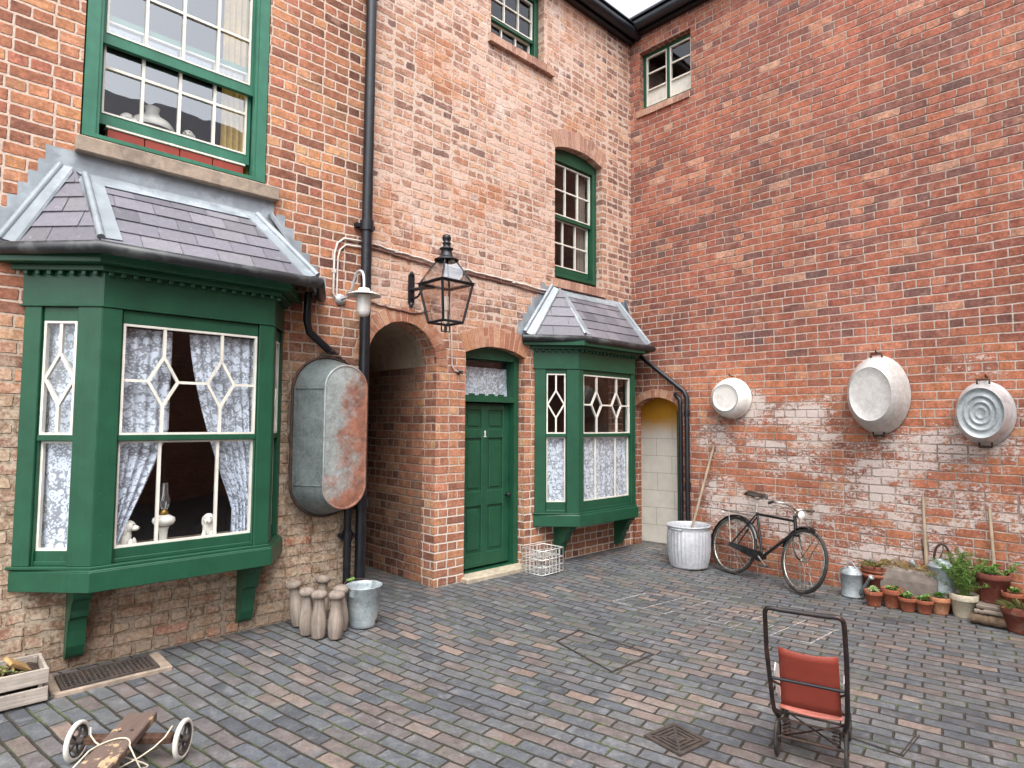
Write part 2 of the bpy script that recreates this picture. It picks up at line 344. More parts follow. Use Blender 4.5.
def terracotta(name, c0, c1, lime=.3):
    t = NT(name); o = t.obj()
    c = t.mix(t.noise(o, 6, 5), c0, c1)
    c = t.gain(c, t.lr(t.noise(o, 40, 6, .7), .3, .7, .8, 1.2))
    c = t.mix(t.m('MULTIPLY', t.ss(t.noise(o, 9, 8, .7), .52, .66), lime), c, hx('cdb29c'))
    c = t.mix(t.m('MULTIPLY', t.ss(t.noise(o, 5, 8, .7), .6, .7), .4), c, hx('5a4436'))
    MAT[name] = t.done(t.bsdf(c, .85, 0, t.bump(t.noise(o, 60, 4), .3, .003), .25))
terracotta('terracotta', hx('884c38'), hx('9f6148'))
terracotta('terracotta_dark', hx('6d3e34'), hx('80493c'), .15)
terracotta('terracotta_pale', hx('b87a58'), hx('c48d6a'), .45)
terracotta('painted_pot', hx('d3cbb6'), hx('c2b79c'), .5)

def wood(name, c0, c1, scale=1, axis=0, rough=.8):
    t = NT(name); o = t.obj(); s = [26, 26, 26]; s[axis] = 1.6
    g = t.noise(t.vm('MULTIPLY', o, tuple(x*scale for x in s)), 1.2, 7, .65, .6)
    c = t.mix(t.ss(g, .3, .7), c0, c1); k = t.noise(o, 5*scale, 5, .6)
    c = t.gain(c, t.lr(k, .3, .7, .8, 1.2))
    c = t.mix(t.m('MULTIPLY', t.ss(t.noise(o, 3, 8, .7), .58, .68), .4), c, t.gain(c0, .5))
    MAT[name] = t.done(t.bsdf(c, rough, 0, t.bump(g, .5, .004), .25))
wood('weathered_wood', hx('8b8279'), hx('b3aaa0'))
wood('weathered_wood_z', hx('847b72'), hx('aca298'), axis=2)
wood('skittle_wood', hx('766b62'), hx('978b80'), axis=2)
wood('dark_wood', hx('3b2a22'), hx('5b4336'))
wood('pole_wood', hx('94836f'), hx('b5a58f'), axis=2)
wood('log_wood', hx('4a3b30'), hx('75624f'))
wood('chip_wood', hx('9a7a52'), hx('c0a070'))
def cart_paint():
    t = NT('cart_paint'); o = t.obj()
    g = t.noise(t.vm('MULTIPLY', o, (3, 30, 30)), 1.2, 7, .65)
    c = t.mix(g, hx('51433e'), hx('7d6b62'))
    f = t.noise(t.vm('MULTIPLY', o, (1, 1.6, 1)), 9, 8, .68)
    c = t.mix(t.ss(f, .55, .60), c, t.mix(t.noise(o, 20, 4), hx('c8b394'), hx('ab8a63')))
    c = t.mix(t.m('MULTIPLY', t.ss(f, .64, .68), .8), c, hx('a35a42'))
    MAT['cart_paint'] = t.done(t.bsdf(c, .7, 0, t.bump(g, .4, .004), .3))
cart_paint()

def glass(name, tint=(.9, .92, .92, 1), f0=.08):
    t = NT(name)
    tr = t.n('BsdfTransparent'); t.put(tr.inputs[0], tint)
    gl = t.n('BsdfGlossy'); t.put(gl.inputs['Roughness'], .01); t.put(gl.inputs[0], (.95, .97, 1, 1))
    t.put(gl.inputs['Normal'], t.bump(t.noise(t.obj(), 2.2, 2), .12, .02))
    ge = t.n('NewGeometry'); dt = t.n('VectorMath', operation='DOT_PRODUCT'); t.put(dt.inputs[0], ge.outputs['Incoming']); t.put(dt.inputs[1], ge.outputs['Normal'])
    k = t.m('POWER', t.m('SUBTRACT', 1, t.m('ABSOLUTE', dt.outputs['Value'])), 5)
    mx = t.n('MixShader'); t.put(mx.inputs[0], t.m('ADD', f0, t.m('MULTIPLY', k, 1-f0), clamp=True))
    t.t.links.new(tr.outputs[0], mx.inputs[1]); t.t.links.new(gl.outputs[0], mx.inputs[2])
    MAT[name] = t.done(mx.outputs[0])
glass('glass', (.97, .98, .98, 1), .07); glass('old_glass', (.93, .95, .95, 1), .22); glass('lantern_top', (.9, .92, .94, 1), .38); glass('lantern_glass', (.86, .80, .76, 1), .15)

def lace(name, dens=.5, scale=26):
    t = NT(name); u, v, _ = t.sep(t.uv()); p = t.xyz(u, v, 0)
    d = t.voro(t.vm('ADD', p, t.vm('MULTIPLY', t.n_col(p, 9), (.03, .03, 0))), scale*.5, rand=.75); ring = t.m('ABSOLUTE', t.m('SUBTRACT', d, .36))
    flower = t.m('MAXIMUM', t.ss(ring, .15, .10), t.ss(d, .19, .14))
    d2 = t.voro(t.vm('ADD', p, (3, 5, 0)), scale*1.7, rand=1)
    leaf = t.ss(d2, .46, .38)
    pat = t.m('MAXIMUM', flower, t.m('MULTIPLY', leaf, .9))
    net = t.m('MULTIPLY', .52, t.ss(t.noise(p, 3, 3), .2, .8, .7, 1.1))
    a = t.m('ADD', t.m('MULTIPLY', pat, .62), net, clamp=True)
    b = t.n('BsdfDiffuse'); t.put(b.inputs[0], hx('d9e1ee'))
    tl = t.n('BsdfTranslucent'); t.put(tl.inputs[0], hx('d9e1ee'))
    ad = t.n('MixShader'); t.put(ad.inputs[0], .05); t.t.links.new(b.outputs[0], ad.inputs[1]); t.t.links.new(tl.outputs[0], ad.inputs[2])
    tr = t.n('BsdfTransparent'); mx = t.n('MixShader'); t.put(mx.inputs[0], a)
    t.t.links.new(tr.outputs[0], mx.inputs[1]); t.t.links.new(ad.outputs[0], mx.inputs[2])
    MAT[name] = t.done(mx.outputs[0])
lace('lace', .5, 36); lace('fine_lace', .4, 44)

def leafmat(name, c0, c1):
    t = NT(name); r = t.island(); c = t.mix(r, c0, c1)
    c = t.gain(c, t.lr(t.noise(t.obj(), 30, 3), .3, .7, .8, 1.25))
    MAT[name] = t.done(t.bsdf(c, .55, 0, None, .35))
leafmat('leaf_green', hx('4d7a35'), hx('7da050'))
leafmat('leaf_fern', hx('47702f'), hx('86a456'))
leafmat('leaf_pale', hx('94b07a'), hx('c3d3a8'))
leafmat('leaf_dry', hx('7d6a48'), hx('a8946a'))
leafmat('leaf_mixed', hx('4a5f33'), hx('8d7a4c'))

def passage_wall():
    t = NT('passage_block'); P = t.pos(); x, y, z = t.sep(P); u, v, _ = t.sep(t.uv())
    mask, rc, rv, cell, wf, fv = bricks(t, u, v, .6, .26, 0, 3.3, jw=.002, soft=.004)
    n = t.noise(P, 6, 6, .6)
    c = t.gain(hx('d6d0c4'), t.lr(n, .3, .7, .9, 1.08)); c = t.mix(mask, hx('a8a094'), c)
    f = t.ss(t.m('ADD', z, t.m('MULTIPLY', t.m('SUBTRACT', t.noise(P, 3, 5), .5), .35)), 1.55, 1.95)  # warm lamp glow on the upper wall, painted in as an ochre fade
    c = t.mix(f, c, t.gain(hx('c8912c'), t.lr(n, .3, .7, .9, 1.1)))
    MAT['passage_block'] = t.done(t.bsdf(c, .8, 0, t.bump(mask, .3, .003), .25))
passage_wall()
def chalk():
    t = NT('chalk'); P = t.pos()
    a = t.m('MULTIPLY', t.ss(t.noise(P, 55, 5, .75), .38, .58), .62); a = t.m('MULTIPLY', a, t.ss(t.noise(P, 6, 4), .3, .55))
    d = t.n('BsdfDiffuse'); t.put(d.inputs[0], hx('d9d5d0')); tr = t.n('BsdfTransparent'); mx = t.n('MixShader')
    t.put(mx.inputs[0], a); t.t.links.new(tr.outputs[0], mx.inputs[1]); t.t.links.new(d.outputs[0], mx.inputs[2])
    MAT['chalk'] = t.done(mx.outputs[0])
chalk()

# ------------------------------------------------------------------ mesh helpers
class MB:
    def __init__(s, M=None): s.v = []; s.f = []; s.mi = []; s.sm = []; s.M = M or Matrix(); s.flat_uv = {}
    def add(s, vs, fs, mi=0, smooth=False, uvs=None):
        b = len(s.v); s.v += [s.M @ Vector(p) for p in vs]
        for k, f in enumerate(fs):
            if uvs: s.flat_uv[len(s.f)] = [uvs[i] for i in f]
            s.f.append(tuple(b+i for i in f)); s.mi.append(mi); s.sm.append(smooth)
    def box(s, x0, x1, y0, y1, z0, z1, mi=0):
        vs = [(x, y, z) for x in (x0, x1) for y in (y0, y1) for z in (z0, z1)]
        s.add(vs, [(0,1,3,2),(4,6,7,5),(0,4,5,1),(2,3,7,6),(0,2,6,4),(1,5,7,3)], mi)
    def quad(s, a, b, c, d, mi=0, uvs=None): s.add([a, b, c, d], [(0,1,2,3)], mi, False, uvs)
    def prism(s, poly, z0, z1, mi=0, top=None):
        n = len(poly); tp = top or poly
        vs = [(x, y, z0) for x, y in poly] + [(x, y, z1) for x, y in tp]
        s.add(vs, [tuple(range(n))[::-1], tuple(range(n, 2*n))] + [(i, (i+1) % n, n+(i+1) % n, n+i) for i in range(n)], mi)
    def tube(s, pts, r, seg=8, mi=0, closed=False, flat=None, cap=True):
        pts = [Vector(p) for p in pts]; n = len(pts); rs = r if isinstance(r, (list, tuple)) else [r]*n
        vs = []; up = None
        for i, p in enumerate(pts):
            a = pts[i-1] if (i > 0 or closed) else p; b = pts[(i+1) % n] if (i < n-1 or closed) else p
            t = (b-a)
            t = t.normalized() if t.length > 1e-9 else Vector((0,0,1))
            if up is None:
                up = Vector((0,0,1)) if abs(t.z) < .9 else Vector((1,0,0))
            side = t.cross(up)
            if side.length < 1e-6: side = t.cross(Vector((0,1,0)))
            side.normalize(); up = side.cross(t).normalized()
            for k in range(seg):
                q = 2*math.pi*k/seg
                vs.append(p + side*math.cos(q)*rs[i] + up*math.sin(q)*rs[i]*(flat or 1))
        fs = []
        m = n if closed else n-1
        for i in range(m):
            for k in range(seg):
                j = (i+1) % n; fs.append((i*seg+k, i*seg+(k+1) % seg, j*seg+(k+1) % seg, j*seg+k))
        s.add(vs, fs, mi, True)
        if cap and not closed:
            s.add(vs[:seg], [tuple(range(seg))[::-1]], mi); s.add(vs[-seg:], [tuple(range(seg))], mi)
    def lathe(s, prof, seg=24, M=None, mi=0, sx=1, sy=1, shape=None, close=False):
        M = M or Matrix(); vs = []
        for r, z in prof:
            for k in range(seg):
                q = 2*math.pi*k/seg; x, y = (shape(q, r) if shape else (r*math.cos(q)*sx, r*math.sin(q)*sy))
                vs.append(M @ Vector((x, y, z)))
        n = len(prof); fs = []
        for i in range(n-1):
            for k in range(seg): fs.append((i*seg+k, i*seg+(k+1) % seg, (i+1)*seg+(k+1) % seg, (i+1)*seg+k))
        s.add(vs, fs, mi, True)
        if close:
            s.add(vs[:seg], [tuple(range(seg))[::-1]], mi); s.add(vs[-seg:], [tuple(range(seg))], mi)
    def leaf(s, p, d, up, L, W, mi=0, bend=.25):
        p = Vector(p); d = Vector(d).normalized(); sd = d.cross(Vector(up))
        sd = sd.normalized() if sd.length > 1e-5 else Vector((1,0,0)); n = sd.cross(d)
        a = p; m = p+d*L*.5+n*L*.08; e = p+d*L-n*L*bend
        s.add([a, m+sd*W*.5, e, m-sd*W*.5], [(0,1,2), (0,2,3)], mi)
    def build(s, name, mats, parent=None, smooth=None, bev=0, world=False, seg=1):
        mats = mats if isinstance(mats, (list, tuple)) else [mats]
        me = bpy.data.meshes.new(name)
        vs = s.v
        uvw = vs
        if world and parent is not None:
            inv = WM[parent.name].inverted(); vs = [inv @ p for p in vs]
        me.from_pydata([tuple(p) for p in vs], [], s.f)
        for m in mats: me.materials.append(MAT[m])
        uv = me.uv_layers.new(name='UVMap')
        for i, pl in enumerate(me.polygons):
            pl.material_index = s.mi[i]; pl.use_smooth = s.sm[i] if smooth is None else smooth
            if i in s.flat_uv:
                for li, q in zip(pl.loop_indices, s.flat_uv[i]): uv.data[li].uv = q
                continue
            n = pl.normal; ax = max(range(3), key=lambda k: abs(n[k]))
            for li in pl.loop_indices:
                p = uvw[me.loops[li].vertex_index]
                uv.data[li].uv = ((p.y, p.z) if ax == 0 else (p.x, p.z) if ax == 1 else (p.x, p.y))
        me.update()
        o = bpy.data.objects.new(name, me); COL.objects.link(o)
        if parent is not None: o.parent = parent
        WM[o.name] = (WM[parent.name].copy() if parent is not None else Matrix())
        if bev:
            b = o.modifiers.new('Bevel', 'BEVEL'); b.width = bev; b.segments = seg; b.limit_method = 'ANGLE'; b.angle_limit = R(40)
        return o
WM = {}
def tag(o, label=None, cat=None, group=None, kind=None):
    if label: o['label'] = label
    if cat: o['category'] = cat
    if group: o['group'] = group
    if kind: o['kind'] = kind
    return o
def thing(name, label, cat, loc=(0,0,0), rz=0, group=None, rot=None):
    o = bpy.data.objects.new(name, None); COL.objects.link(o); o.empty_display_size = .1
    o.location = loc; o.rotation_euler = rot or (0, 0, rz)
    WM[o.name] = Matrix.Translation(Vector(loc)) @ Euler(rot or (0, 0, rz)).to_matrix().to_4x4()
    return tag(o, label, cat, group)
def copy_thing(src, name, loc, rz, label):
    c = src.copy(); COL.objects.link(c); c.location = loc; c.rotation_euler = (0, 0, rz); c['label'] = label
    for ch in src.children:
        k = ch.copy(); COL.objects.link(k); k.parent = c
        for g in ch.children:
            d = g.copy(); COL.objects.link(d); d.parent = k
    return c
def zg(y):      # the yard falls a little away from the house
    t = max(0, min(1, -y/1.8)); return -.075*(t*t*(3-2*t))
def arc(cx, cy, r, a0, a1, n): return [(cx+r*math.cos(R(a0+(a1-a0)*i/n)), cy+r*math.sin(R(a0+(a1-a0)*i/n))) for i in range(n+1)]
def lerp(a, b, t): return Vector(a)*(1-t)+Vector(b)*t
def bez(p0, p1, p2, p3, n=10):
    out = []
    for i in range(n+1):
        t = i/n; out.append(Vector(p0)*(1-t)**3+Vector(p1)*3*t*(1-t)**2+Vector(p2)*3*t*t*(1-t)+Vector(p3)*t**3)
    return out
# local frames: x along the wall (to the viewer's right), y into the wall, z up
FL = Matrix()
FR = Matrix(((0, 1, 0, 0), (-1, 0, 0, 0), (0, 0, 1, 0), (0, 0, 0, 1)))

def arch_pts(o, n=14):
    u0, u1, v0, v1, rise = o; w = (u1-u0)/2; c = (u0+u1)/2
    if rise <= 0: return [(u0, v1), (u1, v1)]
    rad = (w*w+rise*rise)/(2*rise); cv = v1+rise-rad; a = math.asin(min(1, w/rad))
    if rise > w*.99: a = math.pi/2
    return [(c+rad*math.sin(-a+2*a*i/n), cv+rad*math.cos(-a+2*a*i/n)) for i in range(n+1)]
def wall_panel(mb, u0, u1, v0, v1, ops, depth=.22, mi=0, mir=0):
    us = sorted({u0, u1, *[k for o in ops for k in (o[0], o[1])]}); vs = sorted({v0, v1, *[k for o in ops for k in (o[2], o[3]+max(o[4], 0))]})
    us = [u for u in us if u0 <= u <= u1]; vs = [v for v in vs if v0 <= v <= v1]
    for a, b in zip(us, us[1:]):
        for c, d in zip(vs, vs[1:]):
            cu, cv = (a+b)/2, (c+d)/2
            if any(o[0] < cu < o[1] and o[2] < cv < o[3]+max(o[4], 0) for o in ops): continue
            mb.quad((a, 0, c), (b, 0, c), (b, 0, d), (a, 0, d), mi)
    for o in ops:
        pts = arch_pts(o); top = o[3]+max(o[4], 0)
        if o[4] > 0:
            for p, q in zip(pts, pts[1:]): mb.quad((p[0], 0, p[1]), (q[0], 0, q[1]), (q[0], 0, top), (p[0], 0, top), mi)
        loop = [(o[0], o[2])] + pts + [(o[1], o[2])]
        for p, q in zip(loop, loop[1:]): mb.quad((p[0], 0, p[1]), (p[0], depth, p[1]), (q[0], depth, q[1]), (q[0], 0, q[1]), mir)
        mb.quad((o[0], 0, o[2]), (o[1], 0, o[2]), (o[1], depth, o[2]), (o[0], depth, o[2]), mir)
def voussoirs(mb, o, th, n, proud=.005, deep=.12, gap=.07, mortar_mi=1):
    """ring of arch bricks over an opening; mortar strip just behind"""
    u0, u1, v0, v1, rise = o; w = (u1-u0)/2; c = (u0+u1)/2
    rad = (w*w+rise*rise)/(2*rise); cv = v1+rise-rad; a = math.asin(min(1, w/rad))
    if rise > w*.99: a = math.pi/2
    a2 = a + .012/rad
    def P(q, r, y): return (c+r*math.sin(q), y, cv+r*math.cos(q))
    for i in range(n):
        g = gap*rng.uniform(.7, 1.3); q0 = -a2+2*a2*(i+g)/n; q1 = -a2+2*a2*(i+1-g)/n
        r0 = rad+rng.uniform(-.003, .003); r1 = rad+th+rng.uniform(-.008, .008); y = -proud-rng.uniform(0, .004)
        vs = [P(q0, r0, y), P(q1, r0, y), P(q1, r1, y), P(q0, r1, y), P(q0, r0, deep), P(q1, r0, deep), P(q1, r1, deep), P(q0, r1, deep)]
        mb.add(vs, [(0,1,2,3), (0,4,5,1), (1,5,6,2), (2,6,7,3), (3,7,4,0)], 0)
    k = 24
    for i in range(k):
        q0 = -a2+2*a2*i/k; q1 = -a2+2*a2*(i+1)/k
        mb.quad(P(q0, rad+.004, -.003), P(q1, rad+.004, -.003), P(q1, rad+th, -.003), P(q0, rad+th, -.003), mortar_mi)

def curtain(name, label, F, u0, u1, v0, v1, y, mat='lace', folds=9, amp=.018, edge=None, group=None, cat='curtain', uvs=1.0):
    """a gathered sheet; edge(t) gives (left, right) bounds as the cloth falls, t=0 at the top"""
    mb = MB(F); n = folds*8; m = 18; vs = []; uvl = []
    for j in range(m+1):
        t = j/m; a, b = edge(t) if edge else (u0, u1)
        for i in range(n+1):
            k = i/n; u = a+(b-a)*k
            ph = rng.uniform(-.1, .1)
            vs.append((u, y+amp*math.sin(2*math.pi*folds*k+.6*math.sin(5*t))*(.6+.4*t), v1+(v0-v1)*t))
            uvl.append(((u0+(u1-u0)*k)*uvs, (v1+(v0-v1)*t)*uvs))
    fs = [(j*(n+1)+i, j*(n+1)+i+1, (j+1)*(n+1)+i+1, (j+1)*(n+1)+i) for j in range(m) for i in range(n)]
    mb.add(vs, fs, 0, True, uvl)
    return tag(mb.build(name, mat), label, cat, group)

# ------------------------------------------------------------------ ground
def build_ground():
    mb = MB()
    xs = [-60, -14, -10.5] + [-10.5+.35*i for i in range(1, 31)] + [2, 60]; ys = [60, 6, 3] + [3-.2*i for i in range(1, 60)] + [-20, -60]
    for i in range(len(xs)-1):
        for j in range(len(ys)-1):
            p = [(xs[i], ys[j+1]), (xs[i+1], ys[j+1]), (xs[i+1], ys[j]), (xs[i], ys[j])]
            mb.add([(x, y, zg(y)) for x, y in p], [(0,1,2,3)], 0, True)
    tag(mb.build('paving', 'blue_pavers'), 'blue-grey brick paving of the courtyard with buff and red bricks among it', None, None, 'structure')
build_ground()

# ------------------------------------------------------------------ left house
house = thing('brick_house', 'long weathered brick house with green bay windows, arched passage and green door', 'house', (-4.6, .1, 0))
ops_l = dict(winA=(-6.97, -5.58, 3.91, 6.17, 0), win2=(-1.722, -.715, 3.70, 5.50, .09), win3=(-2.89, -1.945, 6.54, 7.48, .06),
             bay1=(-7.0, -5.5, .82, 2.95, 0), bay2=(-1.92, -.26, .68, 2.75, 0), arch=(-4.51, -3.645, -.2, 2.42, .4325), door=(-3.23, -2.275, -.2, 2.60, .095))
mb = MB(); wall_panel(mb, -13, 0, -.2, 7.72, list(ops_l.values()), .24)
mb.build('wall', 'brick_left', house, world=True)
m_ = ['arch_brick', 'mortar']; m2_ = ['pale_arch_brick', 'mortar']
for key, th, n in (('arch', .15, 19), ('door', .235, 13), ('win2', .24, 14), ('win3', .24, 12)):
    a = MB(); voussoirs(a, ops_l[key], th, n); a.build('brick_arch', m_ if key in ('arch', 'door') else m2_, house, world=True)
# passage behind the arch
mb = MB()
pa = arch_pts((-4.53, -3.63, -.2, 2.42, .45))
prof = [(-4.53, -.2)] + pa + [(-3.63, -.2)]
for i, (p, q) in enumerate(zip(prof, prof[1:])):
    mi = 0 if (i == 0 or i == len(prof)-2) else 1
    mb.quad((p[0], .235, p[1]), (p[0], 4.2, p[1]), (q[0], 4.2, q[1]), (q[0], .235, q[1]), mi)
mb.quad((-4.6, 4.2, -.2), (-3.5, 4.2, -.2), (-3.5, 4.2, 3), (-4.6, 4.2, 3), 2)
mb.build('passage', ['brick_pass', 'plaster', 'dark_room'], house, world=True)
# rooms behind the openings
def room(parent, x0, x1, y0, y1, z0, z1, mat='dark_room', hole=None):
    mb = MB()
    mb.quad((x0, y1, z0), (x1, y1, z0), (x1, y1, z1), (x0, y1, z1)); mb.quad((x0, y0, z0), (x0, y1, z0), (x0, y1, z1), (x0, y0, z1))
    mb.quad((x1, y0, z0), (x1, y1, z0), (x1, y1, z1), (x1, y0, z1)); mb.quad((x0, y0, z0), (x1, y0, z0), (x1, y1, z0), (x0, y1, z0))
    mb.quad((x0, y0, z1), (x1, y0, z1), (x1, y1, z1), (x0, y1, z1))
    if hole:   # front wall of the room around the window hole (u0,u1,v0,v1)
        a, b, c, d = hole
        for q in ((x0, a, z0, z1), (b, x1, z0, z1), (a, b, z0, c), (a, b, d, z1)): mb.quad((q[0], y0, q[2]), (q[1], y0, q[2]), (q[1], y0, q[3]), (q[0], y0, q[3]))
    return mb.build('room', mat, parent, world=True)
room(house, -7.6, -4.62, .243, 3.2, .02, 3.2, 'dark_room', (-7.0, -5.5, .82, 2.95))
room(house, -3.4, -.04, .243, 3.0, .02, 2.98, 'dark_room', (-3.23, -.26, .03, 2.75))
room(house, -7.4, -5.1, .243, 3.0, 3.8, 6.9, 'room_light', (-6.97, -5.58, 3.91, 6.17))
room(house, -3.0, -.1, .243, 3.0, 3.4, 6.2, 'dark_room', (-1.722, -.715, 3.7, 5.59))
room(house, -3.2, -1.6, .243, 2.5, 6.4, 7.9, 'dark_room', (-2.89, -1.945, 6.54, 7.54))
# eaves
def eaves(parent, F, u0, u1, z, name='eaves_gutter'):
    mb = MB(F); mb.box(u0, u1, -.10, -.001, z-.02, z+.14)
    mb.tube([(u0, -.16, z+.07), (u1, -.16, z+.07)], .075, 10)
    mb.box(u0, u1, -.24, .02, z+.141, z+.16)
    return mb.build(name, 'black_iron', parent, world=True)
eaves(house, FL, -13, -.02, 7.66)
mb = MB(); mb.add([(-13, -.2, 7.80), (0, -.2, 7.80), (0, 4.5, 10.6), (-13, 4.5, 10.6), (-13, -.2, 7.86), (0, -.2, 7.86), (0, 4.5, 10.66), (-13, 4.5, 10.66)],
                 [(0,1,2,3), (4,7,6,5), (0,4,5,1), (1,5,6,2), (2,6,7,3), (3,7,4,0)]); mb.build('roof', 'slate_roofing', house, world=True)

def frame_rect(mb, u0, u1, v0, v1, w, y0, y1, mi=0, bottom=None, top=None):
    b = bottom if bottom is not None else w; t = top if top is not None else w
    mb.box(u0, u0+w, y0, y1, v0, v1, mi); mb.box(u1-w, u1, y0, y1, v0, v1, mi)
    mb.box(u0+w, u1-w, y0, y1, v0, v0+b, mi); mb.box(u0+w, u1-w, y0, y1, v1-t, v1, mi)
def bars(mb, u0, u1, v0, v1, y, cols, rows, w=.018, d=.03, edge=.014):
    frame_rect(mb, u0, u1, v0, v1, edge, y-.004, y+d)
    for i in range(1, cols): c = u0+(u1-u0)*i/cols; mb.box(c-w/2, c+w/2, y, y+d, v0+edge, v1-edge)
    for j in range(1, rows): c = v0+(v1-v0)*j/rows; mb.box(u0+edge, u1-edge, y+.003, y+d-.003, c-w/2, c+w/2)
def pane(F, u0, u1, v0, v1, y, parent, mat='glass'):
    mb = MB(F); mb.quad((u0, y, v0), (u1, y, v0), (u1, y, v1), (u0, y, v1)); return mb.build('pane', mat, parent, world=True)

# upper left sash window (lower sash lifted)
F = FL
g = MB(F); frame_rect(g, -6.96, -5.59, 3.93, 6.16, .085, -.012, .2, 0, .03, .09)
frame_rect(g, -6.875, -5.675, 3.96, 6.07, .022, .0, .05, 0, .001, .02)
# stiles of the sashes
yu, yl = .06, .11
frame_rect(g, -6.86, -5.69, 4.725, 6.09, .035, yu, yu+.045, 0, .085, .04)
frame_rect(g, -6.86, -5.69, 4.10, 4.99, .035, yl, yl+.045, 0, .085, .05)
win = g.build('window', 'faded_green', house, bev=.004, world=True)
b = MB(F); bars(b, -6.825, -5.725, 4.81, 6.05, yu-.002, 4, 3, .022); bars(b, -6.825, -5.725, 4.185, 4.94, yl-.002, 4, 2, .022)
b.build('glazing_bars', 'white_paint', win, world=True)
pane(F, -6.83, -5.72, 4.79, 6.06, yu+.02, win, 'old_glass'); pane(F, -6.83, -5.72, 4.17, 4.95, yl+.02, win, 'old_glass')
s = MB(F); s.add([(-7.0, -.075, 3.78), (-5.475, -.075, 3.78), (-5.475, -.075, 3.90), (-7.0, -.075, 3.90), (-7.0, .2, 3.775), (-5.475, .2, 3.775), (-5.475, .2, 3.928), (-7.0, .2, 3.928)],
              [(0,1,2,3), (3,2,6,7), (0,4,5,1), (1,5,6,2), (0,3,7,4)]); s.build('stone_sill', 'sandstone', win, bev=.008, world=True)

# second-storey sash window
g = MB(F); y0 = .10
frame_rect(g, -1.73, -.72, 3.78, 5.58, .075, y0, y0+.12, 0, .05, .19)
frame_rect(g, -1.655, -.795, 4.60, 5.40, .03, y0+.04, y0+.08, 0, .05, .035)
frame_rect(g, -1.655, -.795, 3.86, 4.645, .03, y0+.085, y0+.125, 0, .09, .04)
win = g.build('window', 'green_paint', house, bev=.004, world=True)
b = MB(F); bars(b, -1.625, -.825, 4.65, 5.365, y0+.036, 3, 2); bars(b, -1.625, -.825, 3.945, 4.605, y0+.081, 3, 2)
b.build('glazing_bars', 'white_paint', win, world=True)
pane(F, -1.63, -.82, 4.64, 5.37, y0+.06, win); pane(F, -1.63, -.82, 3.94, 4.61, y0+.105, win)
def brick_sill(parent, F, u0, u1, z0, z1, proud=.045, inner=.1):
    a = MB(F); n = max(1, int((u1-u0)/.085))
    for i in range(n):
        x0 = u0+(u1-u0)*(i+.06)/n; x1 = u0+(u1-u0)*(i+.94)/n; e = rng.uniform(-.006, .006)
        a.add([(x0, -proud+e, z0), (x1, -proud+e, z0), (x1, -proud+e, z1-.02), (x0, -proud+e, z1-.02), (x0, inner, z0+.01), (x1, inner, z0+.01), (x1, inner, z1+.01), (x0, inner, z1+.01)],
              [(0,1,2,3), (3,2,6,7), (0,4,5,1), (1,5,6,2), (0,3,7,4)])
    a.box(u0+.004, u1-.004, -proud+.006, inner-.01, z0+.004, z1-.035, 1)
    return a.build('brick_sill', m2_, parent, world=True)
brick_sill(win, F, -1.80, -.665, 3.585, 3.72)

# top-floor sash window
g = MB(F)
frame_rect(g, -2.90, -1.95, 6.60, 7.53, .07, y0, y0+.12, 0, .02, .1)
frame_rect(g, -2.83, -2.02, 6.86, 7.43, .025, y0+.03, y0+.07, 0, .035, .03); frame_rect(g, -2.83, -2.02, 6.62, 6.89, .025, y0+.08, y0+.12, 0, .02, .03)
win = g.build('window', 'green_paint', house, bev=.004, world=True)
b = MB(F); bars(b, -2.805, -2.045, 6.895, 7.4, y0+.026, 3, 2); bars(b, -2.805, -2.045, 6.64, 6.86, y0+.076, 3, 1); b.build('glazing_bars', 'white_paint', win, world=True)
pane(F, -2.81, -2.04, 6.89, 7.41, y0+.05, win); pane(F, -2.81, -2.04, 6.63, 6.87, y0+.1, win)
brick_sill(win, F, -2.945, -1.785, 6.425, 6.545, .06)

# front door
g = MB(F); frame_rect(g, -3.24, -2.283, .05, 2.72, .075, .10, .26, 0, .001, .17); g.box(-3.164, -2.359, .09, .25, 2.035, 2.105)
g.box(-3.164, -2.359, .235, .25, 2.105, 2.14)
door = g.build('doorway', 'green_paint', house, bev=.005, world=True)
d = MB(F); yd = .185
d.box(-3.164, -2.36, yd+.02, yd+.055, .075, 2.02)
for a, c in ((-3.164, -3.06), (-2.815, -2.715), (-2.47, -2.36)): d.box(a, c, yd, yd+.02, .075, 2.0)
for a, c in ((.075, .24), (.79, .97), (1.60, 1.71), (1.94, 2.0)):
    for p, q in ((-3.06, -2.815), (-2.715, -2.47)): d.box(p, q, yd, yd+.02, a, c)
for a, c in ((.24, .79), (.97, 1.60), (1.71, 1.94)):
    for p, q in ((-3.06, -2.815), (-2.715, -2.47)): d.box(p+.035, q-.035, yd+.008, yd+.02, a+.035, c-.035)
dr = d.build('door', 'green_paint', door, bev=.006, world=True)
k = MB(F); k.lathe([(.02, 0), (.012, .015), (.012, .03), (.028, .045), (.03, .06), (.02, .072), (.001, .076)], 14, Matrix.Translation((-2.415, yd, .90)) @ Matrix.Rotation(R(90), 4, 'X')); k.build('door_knob', 'black_iron', door, world=True)
k = MB(F); x, z = -2.765, 1.655
k.box(x-.008, x+.008, yd-.006, yd, z-.032, z+.034); k.box(x-.022, x+.022, yd-.0055, yd, z-.042, z-.032); k.add([(x-.022, yd-.006, z+.018), (x-.016, yd-.006, z+.012), (x-.008, yd-.006, z+.02), (x-.008, yd-.006, z+.034)], [(0,1,2,3)])
k.build('door_number', 'white_paint', door, world=True)
pane(F, -3.164, -2.359, 2.14, 2.56, .22, door)
s = MB(F); s.box(-3.26, -2.25, -.11, .22, -.1, .05); s.build('door_step', 'pale_stone', house, bev=.012, world=True)

